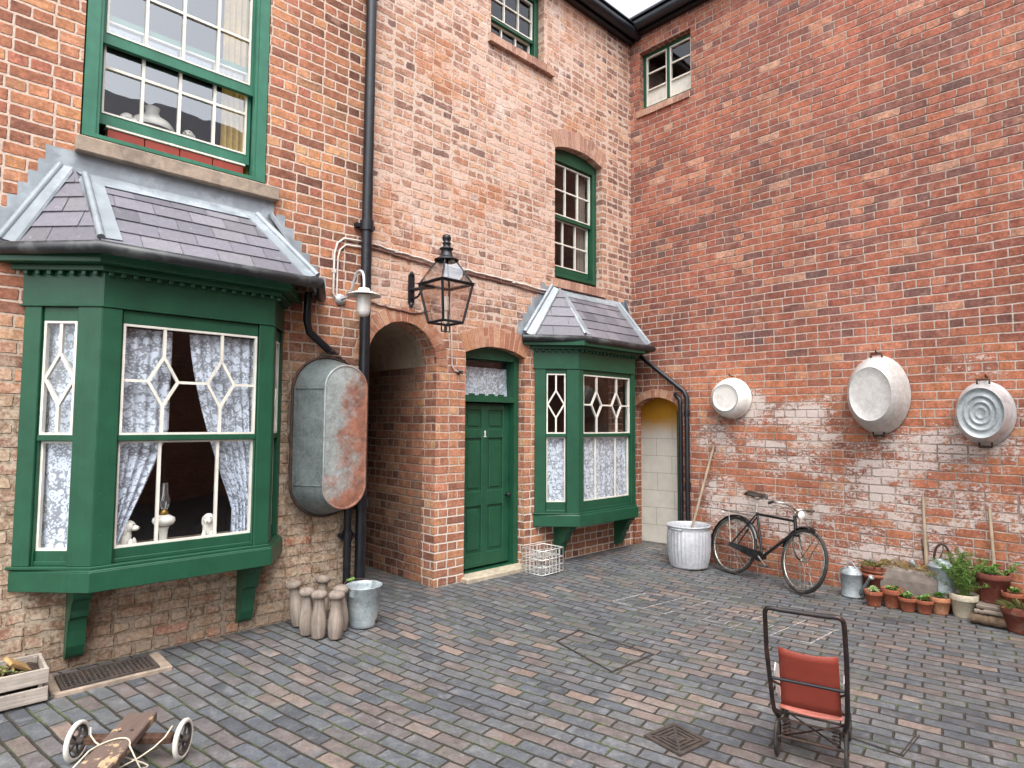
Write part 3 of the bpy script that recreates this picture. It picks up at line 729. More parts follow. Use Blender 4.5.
# ------------------------------------------------------------------ bay windows
def offset_path(P, o):   # P: wall-left, front-left, front-right, wall-right ; push outwards by o
    out = []
    segs = []
    for a, b in zip(P, P[1:]):
        a = Vector(a); b = Vector(b); d = (b-a).normalized(); n = Vector((d.y, -d.x))
        segs.append((a+n*o, d))
    def inter(s1, s2):
        (a, d), (b, e) = s1, s2; den = d.x*e.y-d.y*e.x; t = ((b.x-a.x)*e.y-(b.y-a.y)*e.x)/den; return a+d*t
    w = (Vector((0, 0)), Vector((1, 0)))
    return [tuple(inter(segs[0], w)), tuple(inter(segs[0], segs[1])), tuple(inter(segs[1], segs[2])), tuple(inter(segs[2], w))]

def slate_slope(mb, A, B, C, D, rows, cols, lift=.014):
    A, B, C, D = map(Vector, (A, B, C, D)); n = (B-A).cross(D-A).normalized()
    if n.z < 0: n = -n
    for j in range(rows):
        t0, t1 = j/rows, min(1, (j+1.35)/rows); off = (j % 2)*.5+rng.uniform(-.05, .05)
        l0, r0, l1, r1 = A.lerp(D, t0), B.lerp(C, t0), A.lerp(D, t1), B.lerp(C, t1)
        W = (B-A).length; w = W/cols; d = (B-A).normalized()
        # positions along the eave direction, clipped to the slope's own edges
        a0, b0 = (l0-A).dot(d), (r0-A).dot(d); a1, b1 = (l1-A).dot(d), (r1-A).dot(d)
        for i in range(-1, cols+1):
            x0 = (i+off)*w+.002; x1 = (i+1+off)*w-.003
            q = [min(max(x0, a0), b0), min(max(x1, a0), b0), min(max(x1, a1), b1), min(max(x0, a1), b1)]
            if q[1]-q[0] < .004 and q[2]-q[3] < .004: continue
            base0 = l0-d*a0; base1 = l1-d*a1; e = rng.uniform(0, .004)
            p0, p1 = base0+d*q[0]+n*(lift+e), base0+d*q[1]+n*(lift+e); p2, p3 = base1+d*q[2]+n*.002, base1+d*q[3]+n*.002
            mb.add([p0, p1, p2, p3, p0-n*.009, p1-n*.009], [(0,1,2,3), (4,5,1,0)])

def bay(p):
    xw0, xf0, xf1, xw1, d = p['xw0'], p['xf0'], p['xf1'], p['xw1'], p['d']
    zs, zh, ze, zm, tr = p['zs'], p['zh'], p['ze'], p['zm'], p['tr']
    P = [(xw0, 0), (xf0, -d), (xf1, -d), (xw1, 0)]
    def poly(o, back=0): q = offset_path(P, o); return [(q[0][0], back), *[tuple(k) for k in q], (q[3][0], back)] if back else [tuple(k) for k in q]
    g = MB()
    def spoly(o): q = poly(o); q[0] = (q[0][0]+.055, 0); return q
    g.prism(spoly(.035), zs-.15, zs-.012); g.prism(spoly(.028), zs-.012, zs, 0, spoly(.02))
    g.prism(poly(.012), zs, zs+.02)
    g.prism(poly(.0), zh, ze-.02); g.prism(poly(.012), zh, zh+.012)
    g.prism(poly(.05), ze-.135, ze-.095); g.prism(poly(.135), ze-.095, ze-.03)
    faces = []
    for a, b, kind in ((P[0], P[1], 'c'), (P[1], P[2], 'f'), (P[2], P[3], 'c')):
        a, b = Vector(a), Vector(b); dv = (b-a); L = dv.length; dv.normalize(); inn = Vector((-dv.y, dv.x))
        M = Matrix(((dv.x, inn.x, 0, a.x), (dv.y, inn.y, 0, a.y), (0, 0, 1, 0), (0, 0, 0, 1)))
        faces.append((M, L, kind))
    gb = MB(); panes = []
    for k, (M, L, kind) in enumerate(faces):
        g.M = M; gb.M = M
        wl_, wr_ = (p['pw'], p['cc']) if k == 0 else (p['pf'], p['pc']) if k == 1 else (p['cc']*.6, p['pw']*.6)
        e0, e1 = (0.02 if k == 0 else 0), (L-.02 if k == 2 else L)
        z0 = zs+.02
        g.box(e0, wl_, 0, .075, z0, zh); g.box(L-wr_, e1, 0, .075, z0, zh)
        # dentils under the eave
        nd = int(L/.075)
        for i in range(nd): g.box((i+.3)*L/nd, (i+.7)*L/nd, -.04, 0, ze-.165, ze-.1355)
        u0, u1 = wl_, L-wr_
        # sash: rails and stiles set back behind the posts
        g.box(u0, u1, .04, .075, z0, z0+p.get('br', .13)); g.box(u0, u1, .03, .04, z0, z0+.03)
        g.box(u0, u1, .012, .06, zm-.055, zm-.012)
        g.box(u0, u1, .02, .06, zh-tr, zh)
        g.box(u0, u0+.012, .02, .06, z0, zh); g.box(u1-.012, u1, .02, .06, z0, zh)
        a0, a1 = u0+.012, u1-.012; zu0, zu1 = zm-.012, zh-tr; zl0, zl1 = z0+p.get('br', .13), zm-.055
        E = .016; y = .022
        frame_rect(gb, a0, a1, zu0, zu1, E, y-.004, y+.03); frame_rect(gb, a0, a1, zl0, zl1, E, .044, .07)
        def bar(q0, q1, w=.021, yy=y):
            q0 = Vector(q0); q1 = Vector(q1); t = (q1-q0).normalized(); s = Vector((-t.y, t.x))*w/2
            c = [q0+s, q0-s, q1-s, q1+s]; vs = [(v.x, yy, v.y) for v in c]+[(v.x, yy+.026, v.y) for v in c]
            gb.add(vs, [(0,1,2,3), (4,7,6,5), (0,4,5,1), (1,5,6,2), (2,6,7,3), (3,7,4,0)])
        W = a1-a0; H = zu1-zu0
        cs = [(.5, .40)] if kind == 'c' else [(.285, .105), (.715, .105)]
        zt, zb, zc = zu0+H*.72, zu0+H*.26, zu0+H*.49
        for cx, hw in cs:
            X = a0+W*cx; h = W*hw if kind == 'f' else W*.5-E
            bar((X, zu1-E), (X, zt)); bar((X, zb), (X, zu0+E))
            bar((X, zt), (X-h, zc), .02, y+.001); bar((X-h, zc), (X, zb), .02, y+.002); bar((X, zb), (X+h, zc), .02, y+.001); bar((X+h, zc), (X, zt), .02, y+.002)
            if kind == 'f': bar((X, zl0+E), (X, zl1-E), .021, .046)
        if kind == 'f':
            xs = [a0+E, a0+W*(.285-.105), a0+W*(.285+.105), a0+W*(.715-.105), a0+W*(.715+.105), a1-E]
            for q in range(0, 6, 2): bar((xs[q], zc), (xs[q+1], zc), .02, y+.003)
        panes.append((M, a0, a1, zu0, zu1, .034)); panes.append((M, a0, a1, zl0, zl1, .058))
    w = g.build('bay_window', 'green_paint', house, bev=.004, world=True)
    gb.build('glazing_bars', 'white_paint', w, world=True)
    for (M, a, b, c, e, y) in panes: pane(M, a, b, c, e, y, w)
    # brackets
    for bx in p['brackets']:
        k = MB(); prof = [(0, zs-.15), (-d*.72, zs-.15), (-d*.72, zs-.21), (-d*.60, zs-.24), (-d*.50, zs-.31), (-d*.46, zs-.36), (-d*.36, zs-.38), (-d*.30, zs-.47), (-d*.27, p['zb']+.10), (-d*.20, p['zb']+.03), (-d*.12, p['zb']), (0, p['zb'])]
        n = len(prof); h = .055
        vs = [(bx-h, y, z) for y, z in prof]+[(bx+h, y, z) for y, z in prof]
        k.add(vs, [tuple(range(n)), tuple(range(2*n-1, n-1, -1))]+[(i, (i+1) % n, n+(i+1) % n, n+i) for i in range(n)])
        k.box(bx-h-.008, bx+h+.008, -d*.74, -.001, zs-.20, zs-.1501)
        k.build('bracket', 'green_paint', w, bev=.004, world=True)
    # roof
    gw0, gf0, gf1, gw1, gd, t0, t1, zt, xr0 = p['gw0'], p['gf0'], p['gf1'], p['gw1'], p['gd'], p['t0'], p['t1'], p['zt'], p['xr0']
    xr1 = p['xr1']
    A, B, C_, D = (gw0, -.02, ze+.03), (gf0, -gd, ze+.03), (gf1, -gd, ze+.03), (gw1, -.02, ze+.03)
    TL, TR = (t0, -.04, zt), (t1, -.04, zt); WL, WR = (xr0, -.02, zt+.03), (xr1, -.02, zt+.03)
    s = MB(); s.add([A, B, C_, D, TL, TR, WL, WR], [(1,2,5,4), (0,1,4,6), (2,3,7,5)])
    slate_slope(s, B, C_, TR, TL, 5, p['cols']); slate_slope(s, A, B, TL, WL, 5, 2); slate_slope(s, C_, D, WR, TR, 5, 2)
    s.build('slate_roof', 'slate', w, world=True)
    l = MB()
    def wing(a, b, side, wd=.13, up=.034):
        a, b, side = Vector(a), Vector(b), Vector(side); side = (side-(b-a).normalized()*side.dot((b-a).normalized())).normalized()
        u = Vector((0, 0, up)); l.quad(a+u, b+u, b+u+side*wd*.8, a+u+side*wd)
        l.quad(a+u+side*wd, b+u+side*wd*.8, b+side*wd*.8-Vector((0, 0, .005)), a+side*wd-Vector((0, 0, .005)))
    def roll(a, b, sides):
        for sd in sides: wing(a, b, sd)
        a, b = Vector(a)+Vector((0, 0, .035)), Vector(b)+Vector((0, 0, .035)); l.tube([a, a.lerp(b, .5), b], .026, 10)
    vA, vB, vC, vD, vTL, vTR, vWL, vWR = map(Vector, (A, B, C_, D, TL, TR, WL, WR))
    roll(vB, vTL, [vC-vB, vA-vB]); roll(vC_ if False else vC, vTR, [vB-vC, vD-vC])
    roll(vA+Vector((0, -.03, 0)), vWL+Vector((0, -.03, 0)), [vB-vA]); roll(vD+Vector((0, -.03, 0)), vWR+Vector((0, -.03, 0)), [vC-vD])
    # apron along the top and up the wall
    dn = (vB-vTL).normalized(); ap = .09
    l.quad(vTL+Vector((0, 0, .026)), vTR+Vector((0, 0, .026)), vTR+(vC-vTR).normalized()*ap+Vector((0, 0, .026)), vTL+dn*ap+Vector((0, 0, .026)))
    l.quad((t0-.02, -.045, zt+.02), (t1+.02, -.045, zt+.02), (t1+.06, -.006, zt+.06), (t0-.06, -.006, zt+.06))
    l.quad((xr0-.09, -.009, zt-.03), (xr1+.05, -.009, zt-.03), (xr1+.05, -.009, p['zl']), (xr0-.09, -.009, p['zl']))
    # stepped flashing beside each verge
    for (a, b, sg) in ((vA, vWL, -1), (vD, vWR, 1)):
        n = 6
        for i in range(n):
            q0, q1 = a.lerp(b, i/n), a.lerp(b, (i+1)/n); x0, x1 = q0.x+sg*.075, q1.x+sg*.075
            l.quad((x0, -.005, q0.z-.03-.1*(i > 0)), (x1, -.005, q1.z-.13), (x1, -.005, q1.z+.06), (x0, -.005, q1.z+.06))
    l.build('lead_flashing', 'lead', w, world=True)
    gt = MB(); gz = ze-.01
    pth = [(gw0-.02, -.03, gz), (gf0-.01, -gd-.04, gz), (gf1+.01, -gd-.04, gz), (gw1+.02, -.03, gz)]
    gt.tube(pth, .046, 12); gt.build('gutter', 'gutter_iron', w, world=True)
    return w, faces

bay1, faces1 = bay(dict(xw0=-7.255, xf0=-6.84, xf1=-5.615, xw1=-5.37, d=.38, br=.10, zs=.765, zh=2.59, zm=1.70, ze=2.975, zb=.09, pw=.14, cc=.17, pf=.125, pc=.12, tr=.10,
    brackets=(-6.86, -5.665), gw0=-7.40, gf0=-6.90, gf1=-5.33, gw1=-5.05, gd=.56, t0=-6.93, t1=-5.66, zt=3.585, xr0=-7.08, xr1=-5.55, cols=6, zl=3.785))
bay2, faces2 = bay(dict(xw0=-2.12, xf0=-1.68, xf1=-.455, xw1=-.13, d=.38, zs=.64, zh=2.475, zm=1.665, ze=2.86, zb=.06, pw=.16, cc=.155, pf=.10, pc=.10, tr=.06,
    brackets=(-1.68, -.40), gw0=-2.33, gf0=-1.66, gf1=-.22, gw1=-.03, gd=.47, t0=-1.68, t1=-.38, zt=3.52, xr0=-1.83, xr1=-.28, cols=6, zl=3.575))

# curtains in the first bay
M0, L0, _ = faces1[0]; M1, L1, _ = faces1[1]; M2, L2, _ = faces1[2]
curtain('lace_curtain', 'lace curtain hanging straight in the narrow side light of the nearer bay window', M0, .10, L0-.05, .80, 2.47, .095, folds=3, group='lace curtains in the windows')
curtain('lace_curtain', 'left lace curtain of the nearer bay window, swept aside over the china dog', M1, .04, .42, .80, 2.47, .105, folds=6, amp=.022,
    edge=lambda t: (.03, .48-.0*t if t < .45 else .48-.36*((t-.45)/.55)**1.1 if t < .8 else .48-.36*((.8-.45)/.55)**1.1-.13*(t-.8)/.2), group='lace curtains in the windows')
curtain('lace_curtain', 'right lace curtain of the nearer bay window, tied back beside the oil lamp', M1, .62, 1.14, .80, 2.47, .105, folds=7, amp=.022,
    edge=lambda t: (.60+.36*min(1, t/.82)**1.4, 1.15-.0*t), group='lace curtains in the windows')
curtain('lace_curtain', 'lace curtain in the hidden far side light of the nearer bay window', M2, .06, L2-.08, .80, 2.47, .095, folds=3, group='lace curtains in the windows')
M0, L0, _ = faces2[0]; M1, L1, _ = faces2[1]
curtain('net_curtain', 'half-height lace net in the narrow side light of the farther bay window', M0, .12, L0-.09, .74, 1.62, .088, 'fine_lace', 3, .006, group='half nets in the farther bay')
curtain('net_curtain', 'wide half-height lace net across the front of the farther bay window', M1, .09, L1-.09, .74, 1.62, .09, 'fine_lace', 9, .007, group='half nets in the farther bay')
curtain('net_curtain', 'short lace net behind the fanlight above the green door', FL, -3.15, -2.36, 2.12, 2.46, .24, 'fine_lace', 5, .012)
curtain('window_curtain', 'ochre curtain at the right edge of the big upper window', FL, -5.92, -5.66, 3.97, 6.0, .19, 'ochre_cloth', 5, .02)
curtain('window_curtain', 'pale curtain drawn aside in the first-floor window above the farther bay', FL, -1.0, -.80, 3.86, 5.38, .25, 'room_light', 4, .02)

# ------------------------------------------------------------------ right house
house2 = thing('brick_house', 'tall red brick house with flaking whitewash, small casement window and arched opening', 'house', (.1, -6.5, 0))
ops_r = dict(op=(.05, .785, -.2, 2.03, .14), win=(.174, 1.045, 6.55, 7.46, 0))
mb = MB(FR); wall_panel(mb, .0, 14, -.3, 7.78, list(ops_r.values()), .16)
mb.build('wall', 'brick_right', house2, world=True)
a = MB(FR); voussoirs(a, ops_r['op'], .115, 10); a.build('brick_arch', m_, house2, world=True)
eaves(house2, FR, .02, 14, 7.74)
mb = MB(FR); mb.add([(0, -.2, 7.89), (14, -.2, 7.89), (14, 4.5, 10.6), (0, 4.5, 10.6), (0, -.2, 7.95), (14, -.2, 7.95), (14, 4.5, 10.66), (0, 4.5, 10.66)],
                 [(0,1,2,3), (4,7,6,5), (0,4,5,1), (1,5,6,2), (2,6,7,3), (3,7,4,0)]); mb.build('roof', 'slate_roofing', house2, world=True)
# casement window
g = MB(FR); y0 = .10; frame_rect(g, .174, 1.045, 6.58, 7.46, .05, y0, y0+.08); g.box(.585, .635, y0, y0+.08, 6.63, 7.41)
win = g.build('window', 'green_paint', house2, bev=.004, world=True)
b = MB(FR)
for a0, a1 in ((.224, .585), (.635, .995)): bars(b, a0, a1, 6.63, 7.41, y0+.015, 1, 3, .022, .03, .02)
b.build('glazing_bars', 'white_paint', win, world=True)
pane(FR, .22, 1.0, 6.62, 7.42, y0+.035, win)
b = MB(FR)
for a0, a1 in ((.245, .565), (.655, .975)): b.box(a0, a1, y0+.045, y0+.05, 6.65, 6.885)
b.build('window_blind', 'white_paint', win, world=True)
brick_sill(win, FR, .125, 1.03, 6.44, 6.555, .03)
mb = MB(FR)
mb.box(.05, 1.3, .9, .92, 6.3, 7.7); mb.box(.05, .06, .165, .9, 6.3, 7.7); mb.box(1.3, 1.31, .165, .9, 6.3, 7.7); mb.box(.05, 1.3, .165, .9, 6.29, 6.3); mb.box(.05, 1.3, .165, .9, 7.7, 7.71)
mb.build('room', 'dark_room', house2, world=True)
# passage behind the arched opening: pale block wall, green door folded back
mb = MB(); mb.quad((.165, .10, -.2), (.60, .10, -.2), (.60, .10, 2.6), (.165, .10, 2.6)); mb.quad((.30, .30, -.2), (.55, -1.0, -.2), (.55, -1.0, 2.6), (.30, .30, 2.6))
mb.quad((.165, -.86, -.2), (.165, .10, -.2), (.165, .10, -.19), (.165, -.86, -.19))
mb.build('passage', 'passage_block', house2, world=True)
mb = MB(); mb.box(.165, .6, -1.2, .12, 2.6, 2.65); mb.build('passage_ceiling', 'plaster', house2, world=True)
mb = MB(); mb.box(.165, .195, -.76, -.66, -.05, 1.97); mb.build('passage_door', 'green_paint', house2, world=True)
mb = MB(); mb.box(.001, .17, -.115-.04, -.116, -.2, 2.0); 

# unseen facing range behind the viewer, added for window reflections and a darker yard
far = thing('brick_house', 'plain unseen brick range closing the yard on the side behind the viewer', 'house', (-4, -11.2, -.1))
FF = Matrix(((-1, 0, 0, 0), (0, -1, 0, -11), (0, 0, 1, 0), (0, 0, 0, 1)))
mb = MB(FF); wall_panel(mb, 0, 11, -.3, 7.62, []); mb.build('wall', 'brick_far', far, world=True)
mb = MB(); mb.add([(-11, -10.8, 7.6), (0, -10.8, 7.6), (0, -13.4, 10.6), (-11, -13.4, 10.6), (-11, -10.8, 7.68), (0, -10.8, 7.68), (0, -13.4, 10.68), (-11, -13.4, 10.68)],
                 [(0,1,2,3), (4,7,6,5), (0,4,5,1), (1,5,6,2), (2,6,7,3), (3,7,4,0)]); mb.build('roof', 'slate_roofing', far, world=True)

# downpipes
def pipe(pts, r, parent, name='downpipe', collars=(), mat='black_iron'):
    mb = MB(); mb.tube(pts, r, 12)
    for z, x, y in collars: mb.tube([(x, y, z-.05), (x, y, z+.05)], r*1.28, 12); mb.box(x-r*2.0, x+r*2.0, y+r*.3, -.001, z-.02, z+.02)
    return mb.build(name, mat, parent, world=True)
pipe([(-4.585, -.075, .02), (-4.585, -.075, 7.7)], .052, house, collars=[(z, -4.585, -.075) for z in (1.0, 3.75, 6.2)])
pipe([(-5.20, -.12, 2.98), (-5.20, -.10, 2.72), (-5.16, -.07, 2.62), (-4.74, -.055, 2.30), (-4.715, -.055, 2.22), (-4.715, -.055, .02)], .036, house, collars=[(.7, -4.715, -.055)])
mbp = MB(); mbp.tube([(-.06, -.12, 2.82), (-.055, -.17, 2.80), (-.055, -.91, 2.24), (-.055, -.955, 2.16), (-.055, -.955, -.1)], .033, 12)
mbp.tube([(-.056, -.955, .9), (-.056, -.955, .98)], .042, 12); mbp.tube([(-.056, -.955, 1.9), (-.056, -.955, 1.97)], .042, 12)
mbp.build('downpipe', 'black_iron', house2, world=True)
mbp = MB(); mbp.tube([(.0, -.74, 2.20), (-.05, -.77, 2.2), (-.056, -.85, 2.12), (-.056, -.855, 2.0), (-.056, -.855, -.1)], .028, 12); mbp.build('downpipe', 'black_iron', house2, world=True)

# ------------------------------------------------------------------ china dogs and lamps on the sills
def china_dog(name, label, x, y, z, rz, s=1.0):
    t = thing(name, label, 'ornament', (x, y, z), rz, 'white china dogs')
    mb = MB()
    def ell(c, r, rot=None): mb.lathe([(math.sin(math.pi*i/8)+1e-4, -math.cos(math.pi*i/8)) for i in range(9)], 14, Matrix.Translation(Vector(c)*s) @ (rot or Matrix()) @ Matrix.Diagonal((r[0]*s, r[1]*s, r[2]*s, 1)))
    ell((0, .02, .075), (.062, .07, .065)); ell((0, -.02, .13), (.046, .045, .085), Matrix.Rotation(R(12), 4, 'X'))
    ell((0, -.045, .222), (.042, .046, .042)); ell((0, -.09, .208), (.022, .026, .02))
    for sx in (-1, 1):
        ell((.036*sx, -.03, .20), (.014, .024, .042)); ell((.026*sx, -.075, .075), (.019, .02, .065)); ell((.026*sx, -.095, .026), (.02, .028, .015)); ell((.052*sx, 0, .05), (.026, .05, .04))
    ell((.03, .085, .05), (.018, .035, .02))
    mb.build('dog_body', 'china', t)
    for nm, c, r in (('eye', (-.018, -.083, .235), .0055), ('eye', (.018, -.083, .235), .0055), ('nose', (0, -.117, .212), .007)):
        g = MB(); g.lathe([(r*s, -.003), (r*s, .003)], 8, Matrix.Translation(Vector(c)*s), close=True); g.build(nm, 'china_gilt', t)
    return t
ZS = .787
china_dog('china_dog', 'white china dog on the bay sill below the swept left lace curtain', -6.63, -.20, ZS-.004, R(55), 1.05)
china_dog('china_dog', 'white china dog on the bay sill right of the oil lamp', -6.02, -.20, ZS-.004, R(-25), 1.05)
china_dog('china_dog', 'china dog behind the big upper window, left of the white lamp', -6.66, .32, 4.02, R(60), 1.15)
china_dog('china_dog', 'china dog behind the big upper window, right of the white lamp', -6.13, .32, 4.02, R(-30), 1.15)
mb = MB(); mb.box(-7.0, -5.5, .245, .6, 3.99, 4.02); mb.build('window_shelf', 'dark_wood', house, world=True)
t = thing('oil_lamp', 'oil lamp with white font and clear chimney standing on the bay sill', 'lamp', (-6.355, -.215, ZS))
mb = MB(); mb.lathe([(.06, 0), (.06, .02), (.035, .05), (.028, .12), (.032, .17), (.04, .20)], 18); mb.build('base', 'china', t)
mb = MB(); mb.lathe([(.03, .20), (.065, .215), (.08, .24), (.075, .265), (.04, .285), (.02, .29)], 20); mb.build('font', 'china', t)
mb = MB(); mb.lathe([(.03, .29), (.033, .31), (.02, .322), (.018, .33)], 14); mb.build('burner', 'brass', t)
mb = MB(); mb.lathe([(.025, .325), (.042, .37), (.045, .40), (.03, .45), (.026, .53)], 16); mb.build('chimney', 'old_glass', t)
t = thing('table_lamp', 'white globe lamp behind the lower sash of the big upper window', 'lamp', (-6.42, .36, 4.02))
mb = MB(); mb.lathe([(.07, 0), (.07, .02), (.03, .05), (.03, .14), (.08, .16), (.10, .20), (.04, .25)], 18); mb.build('base', 'galv_light', t)
mb = MB(); mb.lathe([(.17, .24), (.175, .27), (.14, .32), (.07, .36), (.05, .40), (.06, .44)], 20); mb.build('lamp_shade', 'china', t)
# red box standing on the upper window sill under the lifted sash
t = thing('window_box', 'red painted planter box lying on the sill under the lifted upper sash', 'planter', (-6.30, .17, 3.955))
mb = MB()
for i in range(4): mb.box(-.48+.262*i+.003, -.48+.262*(i+1)-.003, -.05, .03, 0, .125)
mb.build('box_front', 'red_paint', t, bev=.004)
mb = MB(); mb.box(-.49, .58, -.06, .035, .126, .146); mb.build('rim', 'white_paint', t, bev=.003)

# ------------------------------------------------------------------ lantern, lamp, cables
t = thing('wall_lantern', 'black four-sided gas lantern on an iron bracket above the arched passage', 'lantern', (-4.0, 0, 3.0))
f = MB(); cy = -.62; zb, zr, zt_ = -.22, .165, .42; hb, hr, ht = .122, .19, .058
def sqp(h, z): return [(-h, cy-h, z), (h, cy-h, z), (h, cy+h, z), (-h, cy+h, z)]
B_, R_, T_ = sqp(hb, zb), sqp(hr, zr), sqp(ht, zt_)
for i in range(4):
    f.tube([B_[i], R_[i]], .013, 6); f.tube([R_[i], T_[i]], .010, 6)
    f.tube([B_[i], B_[(i+1) % 4]], .014, 6); f.tube([R_[i], R_[(i+1) % 4]], .017, 6)
    e = .225; 
q = sqp(.215, zr+.004); q2 = sqp(.19, zr+.018)
for i in range(4): f.quad(q[i], q[(i+1) % 4], q2[(i+1) % 4], q2[i]); f.quad(q[i], q[(i+1) % 4], R_[(i+1) % 4], R_[i])
f.tube([(-.05, cy, zb), (-.05, cy, zb-.09), (.05, cy, zb-.09), (.05, cy, zb)], .008, 6); f.tube([(0, cy, zb-.03), (0, cy, zb-.10)], .014, 8)
f.build('frame', 'black_iron', t)
gmb = MB()
for i in range(4): gmb.quad(B_[i], B_[(i+1) % 4], R_[(i+1) % 4], R_[i])
gmb.build('glazing', 'lantern_glass', t)
gmb = MB()
for i in range(4): gmb.quad(q2[i], q2[(i+1) % 4], T_[(i+1) % 4], T_[i])
gmb.build('glazed_top', 'lantern_top', t)
c = MB(); c.lathe([(.145, .40), (.15, .412), (.11, .425), (.085, .445), (.07, .48), (.064, .51), (.085, .515), (.085, .527), (.045, .54), (.042, .565), (.055, .575), (.055, .585), (.035, .595), (.05, .615), (.055, .635), (.045, .66), (.015, .672), (.001, .675)], 20, Matrix.Translation((0, cy, 0)) @ Matrix.Diagonal((.82, .82, 1, 1)))
c.build('chimney_cap', 'black_iron', t)
c = MB(); c.tube([(0, cy, zb), (0, cy, zb+.12)], .018, 8); c.tube([(0, cy, zb+.12), (0, cy, zb+.26)], .03, 10); c.build('gas_mantle', 'china', t)
a = MB(); a.box(-.035, .035, -.022, -.001, .06, .36); a.lathe([(.001, 0), (.03, .02), (.012, .06)], 10, Matrix.Translation((0, -.015, .34))); a.lathe([(.012, -.06), (.03, -.02), (.001, 0)], 10, Matrix.Translation((0, -.015, .07)))
a.tube([(0, -.02, .2), (0, -.2, .19), (0, cy+hr, zr)], .018, 8); a.tube([(0, -.02, .10), (0, -.14, .11), (0, -.22, .18)], .012, 8); a.build('bracket', 'black_iron', t)

t = thing('wall_lamp', 'white enamelled swan-neck lamp with a frosted glass jar beside the tall downpipe', 'lamp', (-4.825, 0, 2.96))
a = MB(); a.lathe([(.055, 0), (.055, .02), (.03, .04)], 16, Matrix.Translation((0, 0, .02)) @ Matrix.Rotation(R(90), 4, 'X'), close=True)
a.tube([(0, -.03, .02), (0, -.10, .02)] + bez((0, -.12, .02), (0, -.26, .0), (0, -.25, .24), (0, -.36, .24), 10) + bez((0, -.37, .24), (0, -.45, .24), (0, -.46, .16), (0, -.46, .06), 6), .013, 8); a.build('swan_neck', 'galv_light', t)
a = MB(); a.lathe([(.03, .065), (.05, .06), (.06, .035), (.155, .0), (.16, -.008), (.15, -.004), (.05, .02), (.001, .03)], 24, Matrix.Translation((0, -.46, 0))); a.build('lamp_shade', 'enamel_white', t)
a = MB(); a.lathe([(.062, -.004), (.066, -.06), (.06, -.15), (.05, -.185), (.03, -.2), (.001, -.205)], 18, Matrix.Translation((0, -.46, 0))); a.build('glass_jar', 'enamel_white', t)

def cable(name, label, pts, r, mat, cat='cable', clips=()):
    mb = MB(); mb.tube(pts, r, 6)
    for p in clips: mb.box(p[0]-.018, p[0]+.018, -.03, -.001, p[2]-.018, p[2]+.018)
    return tag(mb.build(name, mat), label, cat)
def wob(pts, n=8, a=.006):
    out = []
    for p, q in zip(pts, pts[1:]):
        for i in range(n): v = lerp(p, q, i/n); out.append((v.x, v.y, v.z+rng.uniform(-a, a)))
    return out+[pts[-1]]
cable('conduit', 'pair of white conduits rising from the swan-neck lamp and bending to the downpipe',
      [(-4.87, -.018, 2.98), (-4.905, -.018, 3.03), (-4.90, -.018, 3.42), (-4.87, -.018, 3.53), (-4.80, -.018, 3.59), (-4.60, -.018, 3.60)], .011, 'cable_grey', 'conduit', [(-4.90, 0, 3.25)])
cable('conduit', 'inner white conduit running beside the outer one left of the downpipe',
      [(-4.855, -.016, 2.98), (-4.865, -.016, 3.03), (-4.86, -.016, 3.39), (-4.84, -.016, 3.47), (-4.78, -.016, 3.53), (-4.60, -.016, 3.54)], .009, 'cable_grey', 'conduit')
cable('wall_cable', 'upper pale cable running along the brickwork from the tall downpipe to the farther bay roof', wob([(-4.54, -.015, 3.60), (-4.1, -.015, 3.575), (-3.7, -.015, 3.55), (-2.9, -.015, 3.545), (-1.9, -.015, 3.51)]), .011, 'cable_grey', clips=[(-4.2, 0, 3.58), (-3.3, 0, 3.55), (-2.5, 0, 3.53)])
cable('wall_cable', 'lower brown cable running along the brickwork behind the lantern', wob([(-4.54, -.015, 3.565), (-4.1, -.015, 3.53), (-3.7, -.015, 3.505), (-2.9, -.015, 3.50), (-1.9, -.015, 3.465)]), .010, 'cable_brown')
cable('wall_cable', 'short sagging cable above the arch between the downpipe and the lantern', wob([(-4.53, -.014, 3.0), (-4.2, -.014, 2.965), (-3.95, -.014, 2.95), (-3.78, -.014, 3.0)]), .010, 'cable_brown')
t = tag(cable('wall_cable', 'thin pale cable dropping from behind the lantern to a tap beside the fanlight', [(-3.46, -.014, 3.05), (-3.44, -.014, 2.43), (-3.41, -.014, 2.38), (-3.35, -.014, 2.36)], .009, 'cable_grey'))
t = thing('wall_tap', 'small metal tap on the brick pier beside the fanlight', 'tap', (-3.34, 0, 2.36))
a = MB(); a.lathe([(.03, 0), (.03, .01), (.014, .015), (.014, .07)], 12, Matrix.Rotation(R(90), 4, 'X'), close=True); a.tube([(0, -.06, 0), (0, -.07, -.03)], .01, 8); a.build('tap_body', 'rusty_iron', t)
a = MB(); a.box(-.03, .03, -.05, -.04, .015, .025); a.box(-.005, .005, -.05, -.04, .0, .02); a.build('handle', 'galv_light', t)

